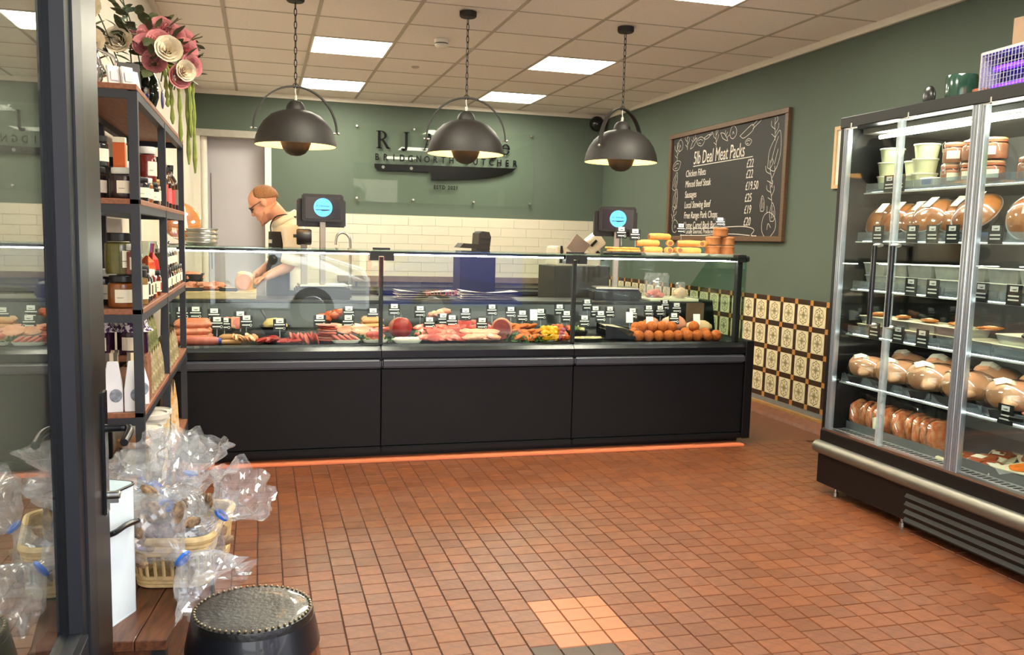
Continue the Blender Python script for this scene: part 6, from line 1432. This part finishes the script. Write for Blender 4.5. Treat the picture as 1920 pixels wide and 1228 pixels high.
# ---- top of the unit
t = thing('flower_vase', 'dark vase of pink and cream silk roses on top of the shelving unit', 'flowers', (-.405, 3.62, L0)); FS = .86
MB().lathe([(0,0),(.04,.002),(.052,.04),(.05,.10),(.032,.14),(.036,.16),(.03,.16),(.028,.13)], n=24).build('vase', M('dark_green_glass', (16,24,18), .1, coat=.6), t, smooth=True)
m_rp = M('pink_petal', (222,140,140), .7, var=.2, scale=14); m_rc = M('cream_petal', (240,226,196), .7, var=.1, scale=14)
def rose(c, r, mat, d, seed):
    rr = random.Random(seed); b = MB(); d = Vector(d).normalized(); u = d.orthogonal().normalized(); w_ = d.cross(u)
    for ring in range(5):
        n_ = (3,4,5,6,7)[ring]; rad = r*(.16+.20*ring); tilt = .05+.16*ring
        for k in range(n_):
            a = 2*PI*k/n_+ring*.7+rr.random()*.3
            def fn(p, q, a=a, rad=rad, tilt=tilt):
                an = a+(p-.5)*1.5; h_ = q*r*(1.05-.05*ring); out_ = rad*(.55+.45*q)+tilt*r*.5*q*q
                rim = 1-.25*abs(p-.5)*2*q
                return Vector(c)+u*math.cos(an)*out_+w_*math.sin(an)*out_+d*(h_*rim-.35*r)
            b.grid(fn, 4, 3)
    return b
ROSES = [(x,y,z,.034,m_rp,(x*4-.1,-.7,z*2-.2)) for (x,y,z) in ((.03,-.06,.25),(.107,-.02,.265),(.15,-.02,.216),(.165,-.04,.157),(.128,-.08,.108),(.02,-.10,.205),(.063,-.09,.225),(.14,.02,.26),(.07,-.03,.285),(.05,-.11,.15),(-.01,-.05,.23))]
ROSES += [(.10,-.14,.19,.038,m_rc,(.2,-.9,.2)),(-.06,-.14,.21,.038,m_rc,(-.2,-.9,.2)),(.15,-.09,.13,.030,m_rc,(.5,-.8,0))]
for k,(x,y,z,r,m_,d) in enumerate(ROSES): rose((x,y,z), r, m_, d, k).build('rose', m_, t, smooth=True)
m_leafd = M('dark_leaf', (84,92,58), .5, var=.25, scale=12); m_leafg = M('eucalyptus', (128,146,128), .6, var=.2, scale=12)
leaf = MB().grid(lambda u, v: ((v-.5)*.5*math.sin(u*PI)**.8, u, .12*math.sin(u*PI)-.1*abs(v-.5)*math.sin(u*PI)), 5, 4)
lme = {m: None for m in ()}
leafd = leaf.mesh('leaf', m_leafd, smooth=True); leafg = leaf.mesh('leaf', m_leafg, smooth=True)
rr = random.Random(5)
for k in range(110):
    a = rr.uniform(0,2*PI); rad = rr.uniform(.03,.17); zz = rr.uniform(.14,.34)
    inst('leaf', leafd, (rad*math.cos(a)*.9+.03, rad*math.sin(a)*.9-.02, zz-.25*rad), (rr.uniform(-.6,.9),rr.uniform(-.5,.5),a-PI/2+rr.uniform(-.5,.5)), t, [rr.uniform(.05,.085)]*3)
for (sx_, sy_, sz_, dx_, dy_, dz_, L_) in ((.0,.0,.22,-.35,-.2,.9,.24),(.06,.0,.22,.35,.0,.8,.18),(.10,.05,.20,.6,-.2,.55,.18),(-.06,-.05,.18,-.7,-.3,.7,.26),(-.03,-.05,.20,-.1,-.3,.95,.22),(-.05,-.1,.2,-.5,-.8,.7,.28),(-.08,-.12,.16,-.6,-.9,.5,.3)):
    st_ = MB().tube(bez([(sx_,sy_,sz_-.12),(sx_+dx_*L_*.5,sy_+dy_*L_*.5,sz_+dz_*L_*.45),(sx_+dx_*L_,sy_+dy_*L_,sz_+dz_*L_*.8)]), .0025, 5).build('stem', m_leafd, t)
    for q in range(12):
        f_ = .3+.7*q/12; inst('leaf', leafg if dx_ > -.2 else leafd, (sx_+dx_*L_*f_, sy_+dy_*L_*f_, sz_-.06+dz_*L_*f_*.95), (rr.uniform(-.4,.8),rr.uniform(-.5,.5),rr.uniform(0,6.3)), t, [rr.uniform(.04,.065)]*3)
m_am = M('trailing_green', (142,156,66), .7, var=.2, scale=40)
for k,(x,y,l_) in enumerate(((.10,-.06,.16),(.125,-.03,.22),(.15,.0,.30),(.17,.03,.33),(.085,-.07,.10),(.16,-.01,.20))):
    b = MB(); pts = bez([(x-.06,y,.16),(x-.01,y,.14),(x,y,.06),(x+.004,y,.10-l_)], 6); b.tube(pts, [.004]+[.0065+.0025*math.sin(i*2.1) for i in range(len(pts)-2)]+[.003], 6); b.build('trailing_tassel', m_am, t, smooth=True)
for k,(x,y,rz) in enumerate(((-.445,3.18,.1),(-.405,3.19,.15),(-.395,3.27,.45))):
    t = thing('folded_card', 'small white folded card on top of the unit, '+('leftmost','middle','rightmost')[k]+' of three', 'card', (x,y,L0), rotz=rz+.5, group='white cards on the top shelf')
    MB().obox((0,0,.035),(.038,.012,.075),(R(-12),0,0)).build('card', m_tagw, t); MB().obox((0,-.0085,.040),(.026,.001,.03),(R(-12),0,0)).build('print', M('faint_print', (206,204,212), .7), t)
t = thing('silver_jug', 'shiny silver jug beside the flowers on top of the unit', 'jug', (-.525, 3.20, L0)); MB().lathe([(0,0),(.03,.002),(.045,.03),(.048,.07),(.034,.11),(.028,.13),(.034,.145)], n=24).build('jug', M('polished_silver', (210,210,214), .08, metal=1, var=.02), t, smooth=True)
MB().tube(bez([(.045,0,.04),(.08,0,.06),(.08,0,.10),(.032,0,.125)]), .005, 8).build('handle', MATS['polished_silver'], t, smooth=True)
t = thing('framed_notice', 'small dark card holder behind the white cards', 'card holder', (-.42, 3.33, L0)); MB().obox((0,0,.055),(.075,.012,.11),(R(-10),0,R(20))).build('holder', M('slate_card', (70,66,64), .5), t); MB().obox((-.0,.0,.004),(.07,.05,.008)).build('foot', m_blkm, t)
t = thing('copper_ornament', 'orange woven bauble at the left edge of the top shelf', 'ornament', (-.585, 3.16, L0)); MB().ell((0,0,.06), (.035,.035,.06), amp=.1).build('bauble', M('copper_weave', (196,110,60), .4, var=.3, scale=60), t, smooth=True); MB().lathe([(.02,0),(.02,.01),(0,.012)], n=12).build('foot', m_lgold, t)
t = thing('white_rose_pot', 'white silk flower spray left of the silver jug', 'flowers', (-.56, 3.27, L0)); MB().lathe([(0,0),(.03,0),(.038,.10),(.03,.10)], n=18).build('pot', m_lwh, t, smooth=True)
for k,(x,y,z) in enumerate(((0,0,.17),(.03,-.03,.15),(-.02,-.04,.22),(.02,-.02,.26))): rose((x,y,z), .042, m_rc, (.1,-.8,.4), k+30).build('rose', m_rc, t, smooth=True)
t = thing('purple_tag', 'round purple swing tag hanging from the vase', 'tag', (-.345, 3.66, L0+.005)); MB().ell((0,0,.035), (.006,.03,.035)).build('disc', M('purple_disc', (72,48,140), .4), t, smooth=True); MB().tube([(0,0,.068),(-.012,-.01,.11)], .0015, 5).build('string', m_lwh, t)
# ================================================================ FOREGROUND : crate, tin, basket of bags, barrel
m_crw = M('dark_crate_wood', (112, 66, 38), .45, var=.3, scale=6, stretch=(14,2,14), rgb2=(64,34,20), coat=.15)
t = thing('wooden_crate', 'dark brown wooden crate table with black metal corners by the door', 'crate', (-.305, 2.40, 0), rotz=R(-7))
for k in range(4):
    MB().box(-.14+.07*k+.001, -.071+.07*k, -.32, .34, .335, .36).build('top_plank', m_crw, t, bevel=.002)
for s_ in (-1, 1):
    for k in range(3): MB().box(-.13, .13, (-.30 if s_ < 0 else .31), (-.285 if s_ < 0 else .325), .02+.105*k, .12+.105*k).build('end_board', m_crw, t, bevel=.002)
    for k in range(3): MB().box(s_*.12-.0075, s_*.12+.0075, -.284, .309, .02+.105*k, .12+.105*k).build('side_board', m_crw, t, bevel=.002)
for sx_ in (-1, 1):
    for sy_ in (-1, 1): MB().box(sx_*.118-.015, sx_*.118+.015, (-.303 if sy_ < 0 else .30), (-.275 if sy_ < 0 else .328), .0, .334).build('corner_post', m_blkm, t)
CZ = .36
# white enamel tin
t = thing('bread_tin', 'tall white enamel tin with a black handle standing on the crate', 'tin', (-.383, 2.22, CZ), rotz=R(-25.5))
m_enw = M('white_enamel', (226, 236, 238), .25, var=.02)
def rrect(w_, d, r, n=6):
    out = []
    for (cx_, cy_, a0) in ((w_-r,d-r,0),(-w_+r,d-r,90),(-w_+r,-d+r,180),(w_-r,-d+r,270)):
        for k in range(n+1): a = R(a0+90*k/n); out.append((cx_+r*math.cos(a), cy_+r*math.sin(a)))
    return out
MB().prism(rrect(.07,.08,.02), 0, .315, 'z').build('body', m_enw, t, smooth=True)
MB().tube([(x, y, .317) for x, y in rrect(.07,.08,.02)], .0035, 6, closed=True).build('rim', m_blkm, t, smooth=True)
MB().tube([(x*.96, y*.96, .002) for x, y in rrect(.07,.08,.02)], .004, 6, closed=True).build('base_rim', m_enw, t, smooth=True)
MB().prism(rrect(.067,.077,.018), .315, .320, 'z').build('lid', M('pale_blue_enamel', (206,226,236), .2), t, smooth=True)
hx = .075
MB().tube(bez([(hx-.008,-.05,.225),(hx+.018,-.045,.235),(hx+.02,0,.24),(hx+.018,.045,.235),(hx-.008,.05,.225)]), .007, 8).build('handle', m_blkg, t, smooth=True)
# wicker basket
m_wick = M('pale_wicker', (224, 192, 136), .6, var=.18, scale=40)
bk = thing('wicker_basket', 'pale wicker basket heaped with clear bags on the crate', 'basket', (-.198, 2.525, CZ), rotz=R(-10))
BW, BD, BH = .10, .17, .135
def brim(z, k=1.0): return [(x*k, y*k, z) for x, y in rrect(BW, BD, .05, 5)]
for z, k in ((.008,.90),(.018,.91),(.028,.92),(.095,.97),(.105,.98),(.115,.99),(.125,1.0)):
    MB().tube(brim(z, k), .0062, 6, closed=True).build('woven_band', m_wick, bk, smooth=True)
rb = brim(.132, 1.01)
MB().tube(rb, .010, 8, closed=True).build('rim', m_wick, bk, smooth=True)
def samp(k):
    p = rrect(BW, BD, .05, 5); L = [0]
    q = p+[p[0]]
    for a, b_ in zip(q, q[1:]): L.append(L[-1]+math.hypot(b_[0]-a[0], b_[1]-a[1]))
    s_ = (k % 1)*L[-1]
    for i in range(len(q)-1):
        if L[i+1] >= s_:
            f_ = (s_-L[i])/max(1e-9, L[i+1]-L[i]); return (q[i][0]+(q[i+1][0]-q[i][0])*f_, q[i][1]+(q[i+1][1]-q[i][1])*f_)
for k in range(44):
    x, y = samp(k/44); MB().tube([(x*.90,y*.90,.004),(x*.95,y*.95,.07),(x,y,.130)], .0042, 5).build('stake', m_wick, bk)
MB().prism(rrect(BW*.9, BD*.9, .045, 5), .002, .008, 'z').build('bottom', m_wick, bk)
# clear bags with blue ties : clumped brown contents, crinkled film, flared top
m_bagf = glassM('bag_film', (250,251,252), f0=.11, gain=1.5, rough=.04, haze=.13, hazecol=(246,248,252), hvar=.8)
m_kib = M('brown_scratchings', (170,136,98), .6, var=.4, scale=60, rgb2=(90,70,52), bump=.6, bscale=120)
m_tie = M('blue_tape', (40,110,214), .35)
def treat_bag(loc, rot, label, s=1.0, seed=0, flare=1.0):
    t = thing('treat_bag', label, 'plastic bag', loc, rot=rot, group='clear treat bags with blue ties')
    b = MB(); rr = random.Random(seed)
    for k in range(26):
        a = rr.uniform(0,2*PI); q = rr.random()**.5*.062*s; z = .02*s+rr.random()*.09*s
        b.ell((q*math.cos(a), q*math.sin(a), z), (.022*s*rr.uniform(.7,1.2),.012*s,.010*s), n=7, m=5, rot=(rr.random()*3,rr.random()*3,rr.random()*3))
    o = b.build('treats', m_kib, t, smooth=True); o['kind'] = 'stuff'
    def film(u, v):
        a = u*2*PI
        if v < .55:
            q = v/.55; r_ = .074*s*math.sin(min(1, q*1.12+.10)*PI*.92)**.6; z = -.004+.155*s*q
            if q > .8: r_ *= 1-(q-.8)*3.6
            r_ = max(r_, .012*s)
        else:
            q = (v-.55)/.45; r_ = s*(.010+.085*flare*q**.75); z = .155*s+.115*s*q - .02*s*q*q
        cr = noise.noise(Vector((math.cos(a)*2.2, math.sin(a)*2.2, v*5+seed*3)))*(.16+.9*max(0, v-.55)) + .22*max(0, v-.55)*math.sin(7*a+seed)+.06*noise.noise(Vector((math.cos(a)*7, math.sin(a)*7, v*16+seed)))
        r_ *= 1+cr
        sq = 1 if v < .6 else 1-.45*(v-.6)/.4
        return (r_*math.cos(a), r_*math.sin(a)*sq, z+.04*s*max(0,v-.55)*noise.noise(Vector((math.cos(a)*3, math.sin(a)*3, seed))))
    f = MB(); f.grid(film, 56, 34); f.build('film', m_bagf, t, smooth=False)
    MB().tube([(.014*s*math.cos(2*PI*k/12), .014*s*math.sin(2*PI*k/12), .156*s) for k in range(12)], .0045*s, 6, closed=True).build('tie', m_tie, t, smooth=True)
    return t
def place_bag(tie, axis, label, s, seed, flare):
    a = Vector(axis).normalized(); base = Vector(tie)-a*.156*s
    e = a.to_track_quat('Z', 'Y').to_euler()
    return treat_bag(tuple(base), tuple(e), label, s, seed, flare)
place_bag((-.285, 2.52, .60), (-.45,.05,.8), 'clear bag at the back left of the basket, flared top beside the door handle', 1.2, 1, 1.35)
place_bag((-.262, 2.50, .595), (.62,-.05,.72), 'clear bag behind the tin with a wide flare leaning right', 1.3, 2, 1.35)
place_bag((-.098, 2.42, .535), (.62,-.12,.72), 'clear bag leaning right over the basket rim with a bright blue tie', 1.2, 3, 1.3)
place_bag((-.185, 2.29, .468), (.62,-.42,-.48), 'clear bag hanging down over the front of the basket towards the stool', 1.35, 4, 1.1)
place_bag((-.235, 2.40, .575), (-.1,-.5,.8), 'clear bag in the middle of the basket beside the tin', 1.2, 5, .9)
place_bag((-.19, 2.62, .60), (.2,.1,.9), 'clear bag half hidden at the back right of the basket', 1.2, 6, 1.2)
# barrel stool
m_stave = M('dark_barrel_oak', (124, 70, 38), .4, var=.35, scale=8, stretch=(8,8,1.2), rgb2=(52,28,18), coat=.4)
m_hoop = M('black_painted_hoop', (20, 22, 28), .35, var=.1, coat=.3)
m_leath = M('black_studded_leather', (26, 25, 23), .38, var=.15, scale=40, bump=.18, bscale=90, coat=.2)
BR, BHH = .143, .40
t = thing('barrel_stool', 'small dark oak barrel stool with a studded black leather seat', 'stool', (-.016, 2.10, 0))
def br_(z): q = z/BHH; return BR*(.93+.20*math.sin(q*PI)) 
NS = 18
for k in range(NS):
    a0, a1 = 2*PI*k/NS+.006, 2*PI*(k+1)/NS-.006; b = MB(); vs = []; nz_ = 8
    for i in range(nz_+1):
        z = .005+(BHH-.03)*i/nz_; r_ = br_(z)
        for (rr_, aa) in ((r_-.014,a0),(r_,a0),(r_,(a0+a1)/2),(r_,a1),(r_-.014,a1)): vs.append((rr_*math.cos(aa), rr_*math.sin(aa), z))
    fs = [(i*5+j, i*5+(j+1) % 5, (i+1)*5+(j+1) % 5, (i+1)*5+j) for i in range(nz_) for j in range(5)]+[(4,3,2,1,0), tuple(nz_*5+j for j in range(5))]
    b.add(vs, fs); b.build('stave', m_stave, t)
for (z0, z1) in ((.318,.385),(.215,.25),(.10,.14),(.012,.07)):
    pr = [(br_(z0)+.001,z0),(br_(z0)+.005,z0),(br_((z0+z1)/2)+.005,(z0+z1)/2),(br_(z1)+.005,z1),(br_(z1)+.001,z1)]
    MB().lathe(pr, n=48).build('hoop', m_hoop, t, smooth=True)
MB().lathe([(br_(.385)+.004,.378),(br_(.385)+.004,.392),(.138,.402),(.12,.405),(.06,.400),(0,.397)], n=48).build('seat', m_leath, t, smooth=True)
stud = MB().ell((0,0,0), (.004,.004,.003), n=8, m=5).mesh('stud', M('brass_stud', (150,136,110), .3, metal=.9), smooth=True)
for k in range(56):
    a = 2*PI*k/56; inst('stud', stud, (.132*math.cos(a), .132*math.sin(a), .4055), (0,0,0), t)
